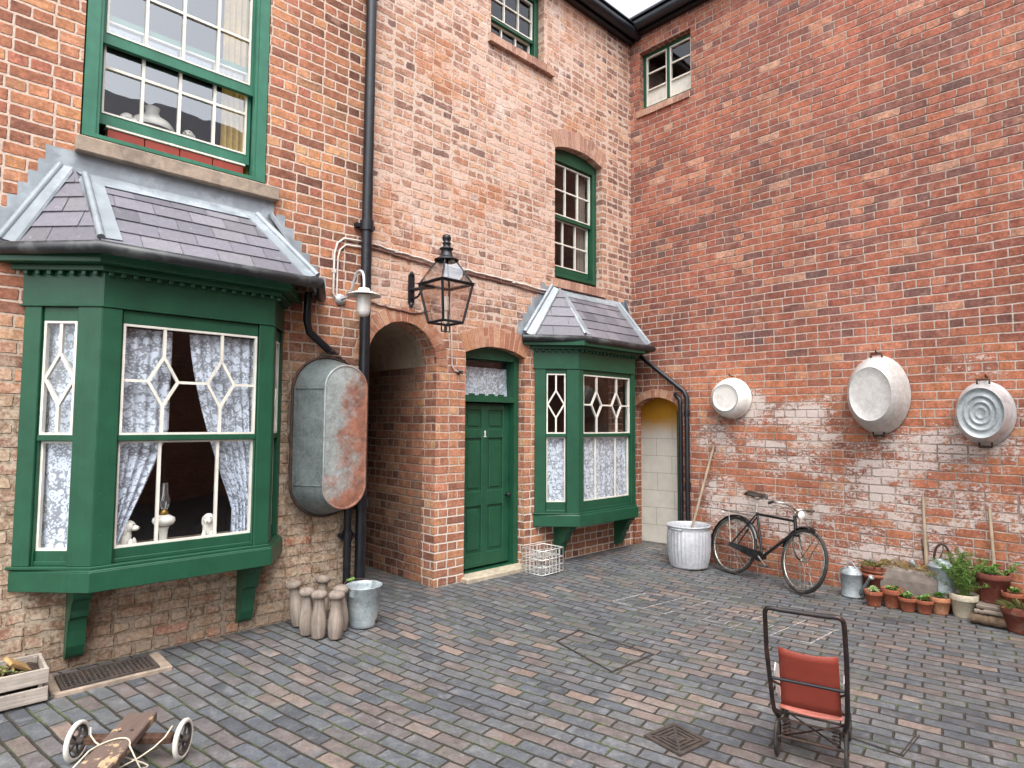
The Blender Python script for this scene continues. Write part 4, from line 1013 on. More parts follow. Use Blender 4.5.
# ------------------------------------------------------------------ baths and basins hung on the walls
def stadium(hw, hh):
    st = hh-hw
    def sh(q, r):
        x = math.cos(q); y = math.sin(q)
        return (x*hw*r, y*hw*r + math.copysign(st*r, y) if abs(y) > 1e-9 else 0)
    return sh
t = thing('tin_bath', 'long rusty tin bath hanging upright on the wall beside the nearer bay window', 'bath', (-4.99, 0, 1.655))
WB = Matrix.Rotation(R(90), 4, 'X')     # local z of the lathe -> out from the left wall (-y)
def stad_rings(prof, seg=40):
    mb = MB(); vs = []
    for hw, hh, y, cx in prof:
        for k in range(seg):
            q = 2*math.pi*(k+.5)/seg; x = math.cos(q)*hw; z = math.sin(q)*hw; z += math.copysign(hh-hw, z); vs.append((x+cx, y, z))
    n = len(prof); fs = [(i*seg+k, i*seg+(k+1) % seg, (i+1)*seg+(k+1) % seg, (i+1)*seg+k) for i in range(n-1) for k in range(seg)]
    mb.add(vs, fs, 0, True); return mb, vs, seg
mb, vs, seg = stad_rings([(.33, .735, -.10, 0), (.32, .725, -.11, 0), (.275, .69, -.25, .02), (.215, .65, -.385, .045), (.21, .645, -.395, .045)])
mb.build('bath_side', 'zinc_dark', t)
mb2, vs2, seg = stad_rings([(.212, .647, -.394, .045), (.218, .653, -.402, .045), (.208, .643, -.408, .045), (.195, .63, -.398, .045)]); n = len(vs2); mb2.add(vs2[-seg:], [tuple(range(seg))], 0, False)
mb2.build('bath_bottom', 'zinc_rusty', t)
mb = MB(); pts = []
for k in range(48):
    q = 2*math.pi*k/48; x = math.cos(q)*.335; z = math.sin(q)*.335; z += math.copysign(.40, z) if abs(z) > 1e-6 else 0; pts.append((x, -.11, z))
mb.tube(pts, .014, 8, closed=True); mb.build('rolled_rim', 'rusty_iron', t)
mb = MB()
for zz in (.43, -.43): mb.tube([(-.312, -.135, zz), (-.252, -.255, zz), (-.172, -.388, zz)], .006, 6)
for i in range(9):
    a = -.42; q = i/8; mb.tube([(-.306+.122*q, -.15-.21*q, -.42), (-.306+.122*q, -.15-.21*q, .42)], .003, 5)
mb.build('seam', 'zinc_dark', t)
mb = MB(); mb.tube([(-.12, -.2, .71), (-.1, -.16, .75), (.1, -.16, .75), (.12, -.2, .71)], .012, 8); mb.build('handle', 'rusty_iron', t)
mb = MB(); mb.tube([(0, -.001, .79), (0, -.17, .79), (0, -.19, .815)], .01, 6); tag(mb.build('wall_hook', 'rusty_iron'), 'iron hook holding the rusty tin bath', 'hook'); bpy.data.objects['wall_hook'].location = (-4.99, 0, 1.655-.02)

WR_ = Matrix(((0, 0, -1, 0), (-1, 0, 0, 0), (0, 1, 0, 0), (0, 0, 0, 1)))   # lathe z -> -x, lathe x -> -y, lathe y -> z
t = thing('enamel_basin', 'small white enamel basin hanging on the brick wall, nearest the corner', 'basin', (0, -1.60, 2.125))
mb = MB(); mb.lathe([(.255, .012), (.27, .02), (.272, .032), (.262, .045), (.255, .09), (.235, .15), (.19, .205), (.175, .215)], 40, WR_); mb.build('bowl', 'enamel_white', t)
mb = MB(); mb.lathe([(.176, .2145), (.168, .218), (.16, .212), (.12, .208), (.001, .206)], 40, WR_); mb.build('base', 'enamel_white', t)
mb = MB(); mb.tube([WR_ @ Vector((.175*math.cos(q*.157), .175*math.sin(q*.157), .217)) for q in range(40)], .0035, 6, closed=True)
mb.build('chipped_edge', 'enamel_chip', t)
t = thing('oval_bath', 'large oval grey metal bath hanging between the white basin and the ringed tub', 'bath', (0, -3.33, 2.125))
mb = MB(); mb.lathe([(1.0, .01), (1.02, .03), (1.0, .05), (.985, .055), (.93, .17), (.80, .26), (.70, .335), (.672, .342)], 56, WR_ @ Matrix.Diagonal((.305, .43, 1, 1))); mb.build('side', 'bath_zinc', t)
mb = MB(); mb.lathe([(.672, .3415), (.66, .339), (.645, .336), (.4, .337), (.001, .338)], 56, WR_ @ Matrix.Diagonal((.305, .43, 1, 1))); mb.build('base', 'bath_zinc', t)
for s_ in (1, -1):
    mb = MB(); mb.tube([(-.07, -.055, .41*s_), (-.08, -.05, .455*s_), (-.08, .05, .455*s_), (-.07, .055, .41*s_)], .011, 8); mb.build('handle', 'rusty_iron', t)
t = thing('round_tub', 'round galvanised tub with pressed rings in its base, hanging furthest right', 'tub', (0, -4.275, 1.915))
mb = MB(); WT = WR_ @ Matrix.Diagonal((.80, 1.04, 1, 1)); mb.lathe([(.30, .01), (.31, .025), (.30, .045), (.29, .05), (.27, .16), (.238, .265), (.235, .27)], 44, WT); mb.build('side', 'galv_light', t)
mb = MB(); mb.lathe([(.235, .268), (.228, .266), (.22, .25), (.175, .25), (.167, .26), (.155, .26), (.148, .248), (.115, .248), (.108, .258), (.098, .258), (.09, .246), (.06, .246), (.052, .253), (.044, .246), (.001, .246)], 44, WT); mb.build('ringed_base', 'zinc', t)
for s_ in (1, -1):
    mb = MB(); mb.tube([(-.06, -.05, .285*s_), (-.07, -.05, .335*s_), (-.07, .05, .335*s_), (-.06, .05, .285*s_)], .011, 8); mb.build('handle', 'rusty_iron', t)
for (y, z) in ((-1.60, 2.40), (-3.33, 2.575), (-4.30, 2.255)):
    mb = MB(); mb.tube([(-.001, 0, .02), (-.09, 0, .02), (-.095, 0, .045)], .008, 6); o = mb.build('wall_hook', 'rusty_iron'); o.location = (0, y, z)
    tag(o, {-1.60: 'iron hook above the white enamel basin', -3.33: 'iron hook above the large oval bath', -4.30: 'iron hook above the ringed round tub'}[y], 'hook')

# ------------------------------------------------------------------ skittles, bucket, milk crate
PRO = [(.001, 0), (.054, .002), (.058, .015), (.068, .07), (.07, .11), (.064, .17), (.052, .23), (.046, .28), (.046, .312), (.05, .322), (.066, .33), (.072, .348), (.068, .368), (.045, .386), (.001, .391)]
sk = [(-5.25, -.22, -7, 8, 'wooden skittle leaning against the brick wall at the left end of the group'), (-5.285, -.44, 2, 0, 'wooden skittle standing behind the front one on the left, head overlapped by it'),
      (-5.245, -.565, -3, 0, 'wooden skittle at the front left of the group, broad mushroom head'), (-5.14, -.66, 2, 3, 'front-most wooden skittle, second in from the bucket'),
      (-5.015, -.525, 4, 1, 'wooden skittle standing right beside the galvanised bucket'), (-5.03, -.16, 3, -3, 'wooden skittle at the back against the downpipe, only its head showing')]
for i, (x, y, ax, ay, lb) in enumerate(sk):
    t = thing('wooden_skittle', lb, 'skittle', (x, y, zg(y)+.004 if i else zg(y)+.012), 0, 'wooden skittles by the wall', (R(ax), R(ay), rng.uniform(0, 6)))
    s_ = rng.uniform(.92, .98)
    mb = MB(); mb.lathe([(r*s_, z) for r, z in PRO[:10]], 20); mb.build('pin_body', 'skittle_wood', t)
    mb = MB(); mb.lathe([(r*s_, z) for r, z in PRO[9:]], 20); mb.build('pin_head', 'skittle_wood', t)
t = thing('galvanised_bucket', 'old galvanised bucket with a rust hole, standing between the skittles and the passage', 'bucket', (-4.80, -.52, zg(-.52)+.003), R(20))
mb = MB(); mb.lathe([(.001, .015), (.112, .015), (.115, 0), (.118, .002), (.12, .03), (.136, .17), (.140, .20), (.143, .205), (.142, .225), (.146, .23), (.155, .335), (.163, .345), (.163, .352), (.154, .35), (.146, .32), (.118, .03), (.001, .028)], 36); mb.build('pail', 'bucket_zinc', t)
mb = MB(); mb.tube([(.158, 0, .33)] + [(.165*math.cos(q), .11*math.sin(q)+.06*math.sin(q), .345+.025*math.sin(q)) for q in [math.pi*k/12 for k in range(1, 12)]] + [(-.158, 0, .33)], .006, 6); mb.build('bail', 'rusty_iron', t)
mb = MB(); mb.tube([(-.02, .172, .372), (.06, .165, .371)], .013, 8); mb.build('grip', 'leaf_green', t)
for s_ in (1, -1):
    mb = MB(); mb.box(.15*s_-.012, .15*s_+.012, -.022, .022, .28, .35); mb.build('ear', 'zinc', t)
mb = MB(); mb.lathe([(.016, 0), (.02, .002), (.001, .004)], 9, Matrix.Translation((.03, -.121, .045)) @ Matrix.Rotation(R(90), 4, 'X')); mb.build('rust_hole', 'rusty_iron', t)

t = thing('wire_crate', 'empty silver wire bottle crate on the paving beside the door step', 'crate', (-2.22, -.27, zg(-.27)+.004), R(2))
mb = MB(); W, D, H = .19, .16, .285
for z in (.01, .095, .18, .285):
    mb.tube([(-W, -D, z), (W, -D, z), (W, D, z), (-W, D, z)], .0075 if z in (.18, .285) else .006, 6, closed=True)
for i in range(7):
    x = -W+2*W*i/6
    for y in (-D, D): mb.tube([(x, y, .0), (x, y, H)], .0055, 5)
for i in range(6):
    y = -D+2*D*i/5
    for x in (-W, W): mb.tube([(x, y, .0), (x, y, H)], .0055, 5)
mb.build('wire_sides', 'wire', t)
mb = MB()
for i in range(1, 5): mb.tube([(-W, -D+2*D*i/5, .02), (W, -D+2*D*i/5, .02)], .0035, 5); mb.tube([(-W, -D+2*D*i/5, .2), (W, -D+2*D*i/5, .2)], .0035, 5)
for i in range(1, 6): mb.tube([(-W+2*W*i/6, -D, .024), (-W+2*W*i/6, D, .024)], .0035, 5); mb.tube([(-W+2*W*i/6, -D, .204), (-W+2*W*i/6, D, .204)], .0035, 5)
mb.build('bottle_grid', 'wire', t)

# ------------------------------------------------------------------ dolly tub with a pole
tz = zg(-1.18)+.003
t = thing('dolly_tub', 'ribbed galvanised wash tub standing in front of the arched opening in the corner', 'tub', (-.44, -1.19, tz))
def rib(q, r): k = 1+.012*math.sin(q*34) if .18 < r < 9 else 1; return (r*k*math.cos(q), r*k*math.sin(q))
mb = MB(); mb.lathe([(.001, .02), (.225, .02), (.232, 0), (.238, .02), (.245, .06)], 136); mb.lathe([(.245, .06), (.262, .14), (.272, .25), (.274, .36), (.268, .45), (.264, .475)], 204, shape=rib)
mb.lathe([(.264, .475), (.268, .49), (.272, .515), (.282, .522), (.284, .532), (.272, .536), (.264, .52), (.258, .45), (.255, .2), (.001, .1)], 136); mb.build('ribbed_body', 'tub_zinc', t)
for s_ in (1, -1):
    mb = MB(); mb.tube([(.272*s_, -.06, .50), (.31*s_, -.06, .50), (.31*s_, .06, .50), (.272*s_, .06, .50)], .011, 8); mb.build('handle', 'zinc', t)
mb = MB(); a, b = Vector((-.40, -1.10, tz+.10)), Vector((-.02, -1.335, 1.50)); mb.tube([a, b], .016, 10)
tag(mb.build('wooden_pole', 'pole_wood'), 'thin pale wooden pole standing in the wash tub and leaning on the wall', 'pole')

# ------------------------------------------------------------------ bicycle (local x forward, z up, leaning on the right wall)
def make_bike():
    p0, p1 = Vector((-.335, -1.70, -.072)), Vector((-.62, -2.68, -.072)); d = (p1-p0); ang = math.atan2(d.y, d.x)
    t = thing('bicycle', 'old black roadster bicycle with rod brakes and rear carrier leaning on the whitewashed wall', 'bicycle', tuple((p0+p1)/2), 0, None, None)
    lean = R(13)
    # lean toward the wall (+x world): wall is on the bike's left when heading -y
    M = Matrix.Translation((p0+p1)/2) @ Matrix.Rotation(ang, 4, 'Z') @ Matrix.Rotation(-lean, 4, 'X')
    t.matrix_world = M; e = M.to_euler(); t.rotation_euler = e; t.location = M.to_translation(); WM[t.name] = M
    rr = .355; wb = .52
    rear, front = Vector((-wb, 0, rr)), Vector((wb, 0, rr))
    bb = Vector((-.07, 0, .29)); seat = Vector((-.235, 0, .80)); headt = Vector((.30, 0, .80)); headb = Vector((.335, 0, .66)); 
    f = MB()
    f.tube([headt+Vector((0, 0, -.03)), seat+Vector((.015, 0, -.02))], .0155, 10); f.tube([headb, bb], .018, 10); f.tube([bb, seat], .0155, 10); f.tube([headt+Vector((-.006, 0, .03)), headb+Vector((.006, 0, -.03))], .02, 10)
    for s in (-1, 1):
        f.tube([bb+Vector((0, .03*s, 0)), rear+Vector((0, .055*s, 0))], .010, 8); f.tube([seat+Vector((.005, .02*s, -.03)), rear+Vector((0, .055*s, 0))], .009, 8)
    f.tube([bb+Vector((0, -.045, 0)), bb+Vector((0, .045, 0))], .024, 10); f.build('frame', 'bike_paint', t)
    steer = Matrix.Translation(headb) @ Matrix.Rotation(R(-13), 4, 'Z') @ Matrix.Translation(-headb)
    k = MB(steer)
    crown = headb+Vector((.012, 0, -.045))
    for s in (-1, 1):
        k.tube([crown+Vector((0, .045*s, .0))] + bez(crown+Vector((0, .045*s, 0)), crown+Vector((.05, .05*s, -.15)), crown+Vector((.08, .05*s, -.24)), front+Vector((0, .05*s, 0)), 6), .010, 8)
    k.tube([crown+Vector((0, -.05, 0)), crown+Vector((0, .05, 0))], .016, 8); k.build('fork', 'bike_paint', t)
    def wheel(c, M, rim):
        w = MB(M); w.lathe([(.006, -.045), (.012, -.04), (.012, .04), (.006, .045)], 12, Matrix.Translation(c) @ Matrix.Rotation(R(90), 4, 'X')); hub = w.build('wheel', 'chrome', t)
        ty = MB(M); ty.tube([c+Vector((math.cos(q)*(rr-.02), 0, math.sin(q)*(rr-.02))) for q in [2*math.pi*i/56 for i in range(56)]], .0195, 8, closed=True); ty.build('tyre', 'rubber', hub)
        ri = MB(M)
        ri.lathe([(rr-.038, -.013), (rr-.05, -.011), (rr-.052, 0), (rr-.05, .011), (rr-.038, .013), (rr-.036, 0), (rr-.038, -.013)], 56, Matrix.Translation(c) @ Matrix.Rotation(R(90), 4, 'X')); ri.build('rim', 'chrome', hub)
        sp = MB(M); n = 32
        for i in range(n):
            q = 2*math.pi*i/n; s = 1 if i % 2 else -1; q2 = q+(.9 if (i//2) % 2 else -.9)
            sp.tube([c+Vector((.018*math.cos(q2), .032*s, .018*math.sin(q2))), c+Vector(((rr-.05)*math.cos(q), 0, (rr-.05)*math.sin(q)))], .0016, 4, cap=False)
        sp.build('spokes', 'chrome', hub)
        return hub
    wheel(rear, Matrix(), 0); wheel(front, steer, 1)
    def guard(c, M, a0, a1, name):
        g = MB(M); n = 20; vs = []; prof = [(-.03, -.012), (-.02, .004), (0, .010), (.02, .004), (.03, -.012)]
        for i in range(n+1):
            q = R(a0+(a1-a0)*i/n)
            for y, dr in prof: vs.append(c+Vector((math.cos(q)*(rr+.016+dr), y, math.sin(q)*(rr+.016+dr))))
        g.add(vs, [(i*5+j, i*5+j+1, (i+1)*5+j+1, (i+1)*5+j) for i in range(n) for j in range(4)], 0, True)
        q = R(a1); 
        for s in (-1, 1): g.tube([c+Vector((0, .05*s, 0)), c+Vector((math.cos(R(a1-8))*(rr+.012), .028*s, math.sin(R(a1-8))*(rr+.012)))], .003, 5)
        g.build('mudguard', 'bike_paint', t)
    guard(rear, Matrix(), 20, 195, 0); guard(front, steer, 165, 66, 1)
    # chain case, cranks, pedals
    c = MB(); y = -.055
    oc = [(x, z) for x, z in arc(bb.x, bb.z, .06, -80, 100, 10)] + [(x, z) for x, z in arc(rear.x, rear.z, .028, 100, 280, 8)]
    n = len(oc); vs = [(x, y-.012, z) for x, z in oc]+[(x, y+.012, z) for x, z in oc]
    c.add(vs, [tuple(range(n)), tuple(range(2*n-1, n-1, -1))]+[(i, (i+1) % n, n+(i+1) % n, n+i) for i in range(n)]); c.build('chain_case', 'bike_paint', t)
    for s, q in ((-1, R(-35)), (1, R(145))):
        c = MB(); e = bb+Vector((math.cos(q)*.165, .085*s, math.sin(q)*.165)); c.tube([bb+Vector((0, .07*s, 0)), e], .010, 8); cr = c.build('crank', 'chrome', t)
        c = MB(); c.box(e.x-.045, e.x+.045, e.y+(0 if s > 0 else -.085), e.y+(.085 if s > 0 else 0), e.z-.012, e.z+.012); c.build('pedal', 'rubber', cr, bev=.004)
    # saddle
    s_ = MB(); sp = seat+Vector((-.03, 0, .20)); rows = [(-.14, .085, .02), (-.11, .10, .03), (-.05, .085, .026), (.02, .045, .018), (.09, .026, .018), (.14, .02, .01), (.15, .008, -.002)]
    vs = []
    for x, w, z in rows:
        for kx in range(9): q = math.pi*kx/8; vs.append(sp+Vector((x, w*math.cos(q), z+.02*math.sin(q)-.035*(abs(math.cos(q))**3))))
    s_.add(vs, [(i*9+j, i*9+j+1, (i+1)*9+j+1, (i+1)*9+j) for i in range(len(rows)-1) for j in range(8)], 0, True)
    s_.add(vs[:9], [tuple(range(9))], 0)
    sd = s_.build('saddle', 'leather', t)
    s2 = MB()
    for sy in (-1, 1):
        for sx in (-.10,): s2.tube([sp+Vector((sx+.018*math.cos(q), .055*sy+.018*math.sin(q), -.075+.0016*q*3)) for q in [k*.6 for k in range(36)]], .0035, 5)
        s2.tube([sp+Vector((-.12, .05*sy, -.03)), sp+Vector((.0, .02*sy, -.045)), sp+Vector((.13, .008*sy, 0))], .004, 6)
    s2.build('saddle_springs', 'chrome', sd)
    c = MB(); c.tube([seat+Vector((.0, 0, -.03)), seat+Vector((-.03, 0, .165))], .0125, 10); c.build('seat_post', 'chrome', t)
    # handlebar with rod brakes
    h = MB(steer); st = headt+Vector((-.025, 0, .10)); h.tube([headt, st], .012, 10)
    for s in (-1, 1):
        h.tube([st]+bez(st+Vector((.03, .02*s, 0)), st+Vector((.07, .16*s, .05)), st+Vector((.03, .28*s, .05)), st+Vector((-.10, .27*s, .02)), 10), .011, 8)
        h.tube(bez(st+Vector((.03, .04*s, -.03)), st+Vector((.09, .16*s, .01)), st+Vector((.06, .25*s, .02)), st+Vector((-.07, .255*s, -.015)), 8), .005, 6)
    h.tube([st+Vector((.03, .03, -.02)), headb+Vector((.05, .02, -.02)), front+Vector((-.10, .02, .30))], .004, 6)
    hb = h.build('handlebar', 'chrome', t)
    for s in (-1, 1):
        g = MB(steer); g.tube([st+Vector((-.03, .279*s, .038)), st+Vector((-.12, .268*s, .016))], .016, 8); g.build('grip', 'rubber', hb)
    l = MB(steer); c0 = st+Vector((.09, 0, -.05)); l.lathe([(.001, -.05), (.03, -.045), (.042, -.02), (.045, .02), (.048, .03)], 18, Matrix.Translation(c0) @ Matrix.Rotation(R(90), 4, 'Y')); l.tube([c0+Vector((-.04, 0, 0)), headt+Vector((.02, 0, 0))], .008, 6); hl = l.build('headlamp', 'chrome', t)
    l = MB(steer); l.lathe([(.046, .028), (.03, .036), (.001, .04)], 18, Matrix.Translation(c0) @ Matrix.Rotation(R(90), 4, 'Y')); l.build('lens', 'china', hl)
    # carrier
    r = MB(); z = .755; x0, x1 = -.62-.13, -.33
    r.tube([(x1, -.06, z), (x0, -.06, z), (x0, .06, z), (x1, .06, z)], .005, 6)
    for x in (-.66, -.55, -.44): r.tube([(x, -.06, z), (x, .06, z)], .004, 6)
    for s in (-1, 1): r.tube([(-.62, .06*s, z), rear+Vector((0, .06*s, 0))], .006, 6)
    r.tube([(x1, 0, z), seat+Vector((-.02, 0, -.05))], .005, 6); r.build('rear_carrier', 'chrome', t)
    l = MB(); l.lathe([(.001, -.02), (.022, -.015), (.024, .012), (.001, .02)], 14, Matrix.Translation((x0-.02, 0, z-.02)) @ Matrix.Rotation(R(90), 4, 'Y')); l.build('rear_reflector', 'china', t)
make_bike()

# ------------------------------------------------------------------ plants
def pot(name, label, x, y, z, r, h, mat='terracotta', plant='sprout', group='terracotta pots by the wall', rimh=.28, top=.78, pmat=None, seed=0):
    t = thing(name, label, 'flower pot', (x, y, z), rng.uniform(0, 6), group); rg = random.Random(seed+int(1000*abs(y)))
    mb = MB(); k = top
    mb.lathe([(.001, .0), (r*k*.86, .0), (r*k*.9, .01), (r*.92, h*(1-rimh)), (r*.985, h*(1-rimh)+.002), (r, h*(1-rimh)+.008), (r, h-.006), (r*.97, h), (r*.90, h-.004), (r*.88, h*.86)], 28); p = mb.build('pot', mat, t)
    mb = MB(); mb.lathe([(r*.89, h*.86), (r*.5, h*.89), (.001, h*.9)], 16); mb.build('soil', 'soil', t)
    mb = MB()
    if plant == 'sprout':
        for i in range(6):
            a = rg.uniform(0, 6.28); rad = rg.uniform(0, r*.55); b = Vector((rad*math.cos(a), rad*math.sin(a), h*.88)); tip = b+Vector((rg.uniform(-.02, .02), rg.uniform(-.02, .02), rg.uniform(.02, .06)))
            mb.tube([b, tip], .002, 4)
            for j in range(7):
                q = rg.uniform(0, 6.28); mb.leaf(b.lerp(tip, rg.uniform(.3, 1)), (math.cos(q), math.sin(q), rg.uniform(.2, .9)), (0, 0, 1), rg.uniform(.03, .055), rg.uniform(.016, .028))
        mb.build('seedling', pmat or 'leaf_green', t)
    elif plant == 'rosette':
        for i in range(34):
            q = i*2.4; e = .25+1.1*i/34; L = r*(.75-.35*i/34); mb.leaf((0, 0, h*.92+.03*i/34), (math.cos(q)*math.cos(e), math.sin(q)*math.cos(e), math.sin(e)), (0, 0, 1), L, L*.42)
        mb.build('rosette', pmat or 'leaf_pale', t)
    elif plant == 'fern':
        for i in range(72):
            a = rg.uniform(0, 6.28); o = rg.uniform(.02, 1); H = rg.uniform(.18, .42)*(1.05-.35*o); b = Vector((r*.4*math.cos(a)*o, r*.4*math.sin(a)*o, h*.9)); e = Vector((math.cos(a)*.29*o, math.sin(a)*.29*o, h+H))
            pts = bez(b, b+Vector((0, 0, H*.5)), e+Vector((0, 0, H*.1)), e, 7); mb.tube(pts, .0018, 3, cap=False)
            for j, p in enumerate(pts[2:]):
                for s in range(7): mb.leaf(p+Vector((rg.uniform(-.012, .012), rg.uniform(-.012, .012), rg.uniform(-.015, .015))), (rg.uniform(-1, 1), rg.uniform(-1, 1), rg.uniform(-.2, .9)), (rg.uniform(-.3, .3), .1, 1), rg.uniform(.018, .036), rg.uniform(.004, .009))
        mb.build('foliage', 'leaf_fern', t)
    elif plant == 'bushy':
        for i in range(17):
            a = rg.uniform(0, 6.28); H = rg.uniform(.04, .12); o = rg.uniform(0, 1)
            b = Vector((r*.6*o*math.cos(a), r*.6*o*math.sin(a), h*.88)); e = b+Vector((math.cos(a)*.11*o, math.sin(a)*.11*o, H)); mb.tube([b, e], .002, 3, cap=False)
            for j in range(9):
                q = rg.uniform(0, 6.28); mb.leaf(b.lerp(e, rg.uniform(.4, 1.05)), (math.cos(q), math.sin(q), rg.uniform(-.1, .9)), (0, 0, 1), rg.uniform(.03, .06), rg.uniform(.014, .026))
        mb.build('foliage', pmat or 'leaf_green', t)
    elif plant == 'dry':
        for i in range(90):
            a = rg.uniform(0, 6.28); o = rg.uniform(0, 1); b = Vector((r*.8*o*math.cos(a), r*.8*o*math.sin(a), h*.9)); mb.leaf(b, (math.cos(a)*o+rg.uniform(-.4, .4), math.sin(a)*o, rg.uniform(.2, 1)), (0, 0, 1), rg.uniform(.05, .13), rg.uniform(.006, .014))
        mb.build('dry_stems', 'leaf_mixed', t)
    return t
Z = -.073
GP = 'terracotta pots by the wall'
pot('flower_pot', 'small terracotta pot with a pale rosette plant, next to the grey churn', -.50, -3.36, Z, .088, .155, plant='rosette')
pot('flower_pot', 'terracotta pot with green seedlings, second from the left in the front row', -.42, -3.51, Z, .102, .19)
pot('flower_pot', 'short terracotta pot with upright green leaves, third from left in the front row', -.46, -3.655, Z, .085, .14, plant='sprout', seed=3)
pot('flower_pot', 'terracotta pot with leafy sprouts, just left of the pale brown pot in front', -.42, -3.79, Z, .082, .135, plant='sprout', seed=5)
pot('flower_pot', 'pale brown terracotta pot with a thin seedling, next to the white-painted pot', -.30, -3.895, Z, .098, .165, 'terracotta_pale', 'sprout')
pot('flower_pot', 'small terracotta pot raised behind the front row against the grey trough', -.20, -3.66, .035, .085, .15, plant='sprout', seed=9)
pot('flower_pot', 'pot painted cream below a bare terracotta rim, with a tall feathery plant', -.25, -4.085, Z, .122, .225, 'painted_pot', 'fern', top=.82)
pot('flower_pot', 'large dark terracotta pot with bushy leaves standing on the plank', -.19, -4.31, .107, .148, .275, 'terracotta_dark', 'bushy', rimh=.2, top=.82, seed=2)
pot('flower_pot', 'small terracotta pot with a green sprout, behind the big pot at the right edge', -.30, -4.475, .09, .092, .16, plant='sprout', seed=11)
pot('flower_pot', 'wide orange-rimmed terracotta pot in the front right corner, dark lower body', -.40, -4.545, Z, .155, .23, 'terracotta_dark', 'dry', rimh=.3, top=.85)
mbr = MB()
# nested pots with dry stems
t = pot('nested_pots', 'stack of three nested terracotta pots with dry stems behind the grey churn', -.20, -3.30, Z, .145, .36, 'terracotta_dark', 'dry', rimh=.13, top=.80, seed=4)
for i, zz in enumerate((.235, .285)):
    mb = MB(); mb.lathe([(.12, zz), (.141, zz+.004), (.143, zz+.035), (.122, zz+.04)], 28); mb.build('pot_rim', 'terracotta', t)

def churn(name, label, x, y, z, r, h, rz, arch=False):
    t = thing(name, label, 'watering can', (x, y, z), rz)
    mb = MB(); mb.lathe([(.001, .01), (r*.96, .01), (r, 0), (r, .02), (r*.98, .03), (r*.97, h*.93), (r, h*.94), (r, h*.97), (r*.93, h)], 30)
    mb.lathe([(r*.93, h), (r*.90, h+.01), (r*.7, h+.03), (r*.62, h+.032), (r*.62, h+.05), (r*.55, h+.05), (r*.55, h+.01)], 30, Matrix.Identity(4)); mb.build('can_body', 'zinc' if not arch else 'bucket_zinc', t)
    mb = MB(); mb.tube([(r*.9, 0, h*.22), (r*1.5, 0, h*.55), (r*2.0, 0, h*.92)], [.028, .02, .015], 10); sp = mb.build('spout', 'zinc_dark', t)
    mb = MB(); mb.lathe([(.014, -.01), (.03, .03), (.03, .036), (.001, .042)], 14, Matrix.Translation((r*2.0, 0, h*.92)) @ Matrix.Rotation(R(48), 4, 'Y')); mb.build('rose', 'zinc', sp)
    mb = MB()
    mb.tube(bez((-r*.95, 0, h*.25), (-r*1.8, 0, h*.5), (-r*1.6, 0, h*1.1), (-r*.7, 0, h+.03), 10), .008, 8)
    if arch: mb.tube(bez((r*.5, 0, h+.03), (r*.55, 0, h+.24), (-r*.6, 0, h+.30), (-r*.7, 0, h+.03), 12), .011, 8)
    else: mb.tube(bez((r*.5, 0, h+.03), (r*.4, 0, h+.13), (-r*.4, 0, h+.13), (-r*.5, 0, h+.03), 10), .007, 8)
    mb.build('handle', 'rusty_iron' if arch else 'zinc', t); return t
churn('watering_can', 'squat grey watering can without a tall handle, between bicycle and terracotta pots', -.30, -3.09, Z, .108, .26, R(-112))
churn('watering_can', 'grey watering can with a high curved handle standing behind the feathery plant', -.17, -3.89, .107, .118, .27, R(100), True)
simple('trough_stone', hx('7d736b'), .9, 0, .35, 9, .005, hx('5b5048'), .7, 4)
t = thing('stone_trough', 'low weathered stone trough topped with dry straw, behind the small pots', 'trough', (-.16, -3.62, Z))
mb = MB(); n = 14; vs = []
prof = [(-.13, 0), (-.145, .12), (-.14, .26), (-.12, .345), (-.08, .37), (.10, .37), (.13, .34), (.13, 0)]
for y in (-.26, -.25, .25, .26):
    s_ = .96 if abs(y) > .255 else 1
    vs += [(x*s_, y, z*s_) for x, z in prof]
m = len(prof)
mb.add(vs, [(i*m+j, i*m+(j+1) % m, (i+1)*m+(j+1) % m, (i+1)*m+j) for i in range(3) for j in range(m)]+[tuple(range(m)), tuple(range(3*m, 4*m))]); mb.build('basin', 'trough_stone', t, bev=.01, seg=2)
mb = MB(); rg = random.Random(3)
for i in range(170): mb.leaf((rg.uniform(-.12, .11), rg.uniform(-.25, .25), .37+rg.uniform(0, .02)), (rg.uniform(-1, 1), rg.uniform(-1, 1), rg.uniform(-.15, .6)), (0, 0, 1), rg.uniform(.04, .12), rg.uniform(.004, .01))
mb.build('straw', 'straw', t)
t = thing('stone_slab', 'flat grey stone slab under the watering can with the high handle', 'slab', (-.17, -3.83, Z))
mb = MB(); mb.box(-.13, .15, -.13, .10, 0, .178); mb.build('slab', 'trough_stone', t, bev=.015)
wood('plank_wood', hx('6b6056'), hx('8d8176'), axis=1)
# plank and logs
t = thing('plank_shelf', 'rough plank laid on a brick that carries the big dark pot', 'plank', (-.22, -4.35, 0))
mb = MB(); mb.box(-.19, .20, -.20, .145, .066, .104); mb.build('plank', 'plank_wood', t, bev=.008)
for y in (.0,):
    mb = MB(); mb.box(-.06, .14, y-.06, y+.06, Z, .065); mb.build('brick_support', 'terracotta_dark', t, bev=.006)
def log(name, label, a, b, r, mat):
    mb = MB(); a, b = Vector(a), Vector(b); n = 8; rg = random.Random(int(r*9999)); pts = [a.lerp(b, i/n)+Vector((0, 0, rg.uniform(-.006, .006))) for i in range(n+1)]
    mb.tube(pts, [r*rg.uniform(.85, 1.1) for _ in pts], 12, flat=.8); return tag(mb.build(name, mat), label, 'log', 'split logs under the plank')
log('split_log', 'dark weathered log lying on the paving between the cream pot and corner pot', (-.43, -4.17, Z+.05), (-.41, -4.44, Z+.048), .058, 'log_wood')
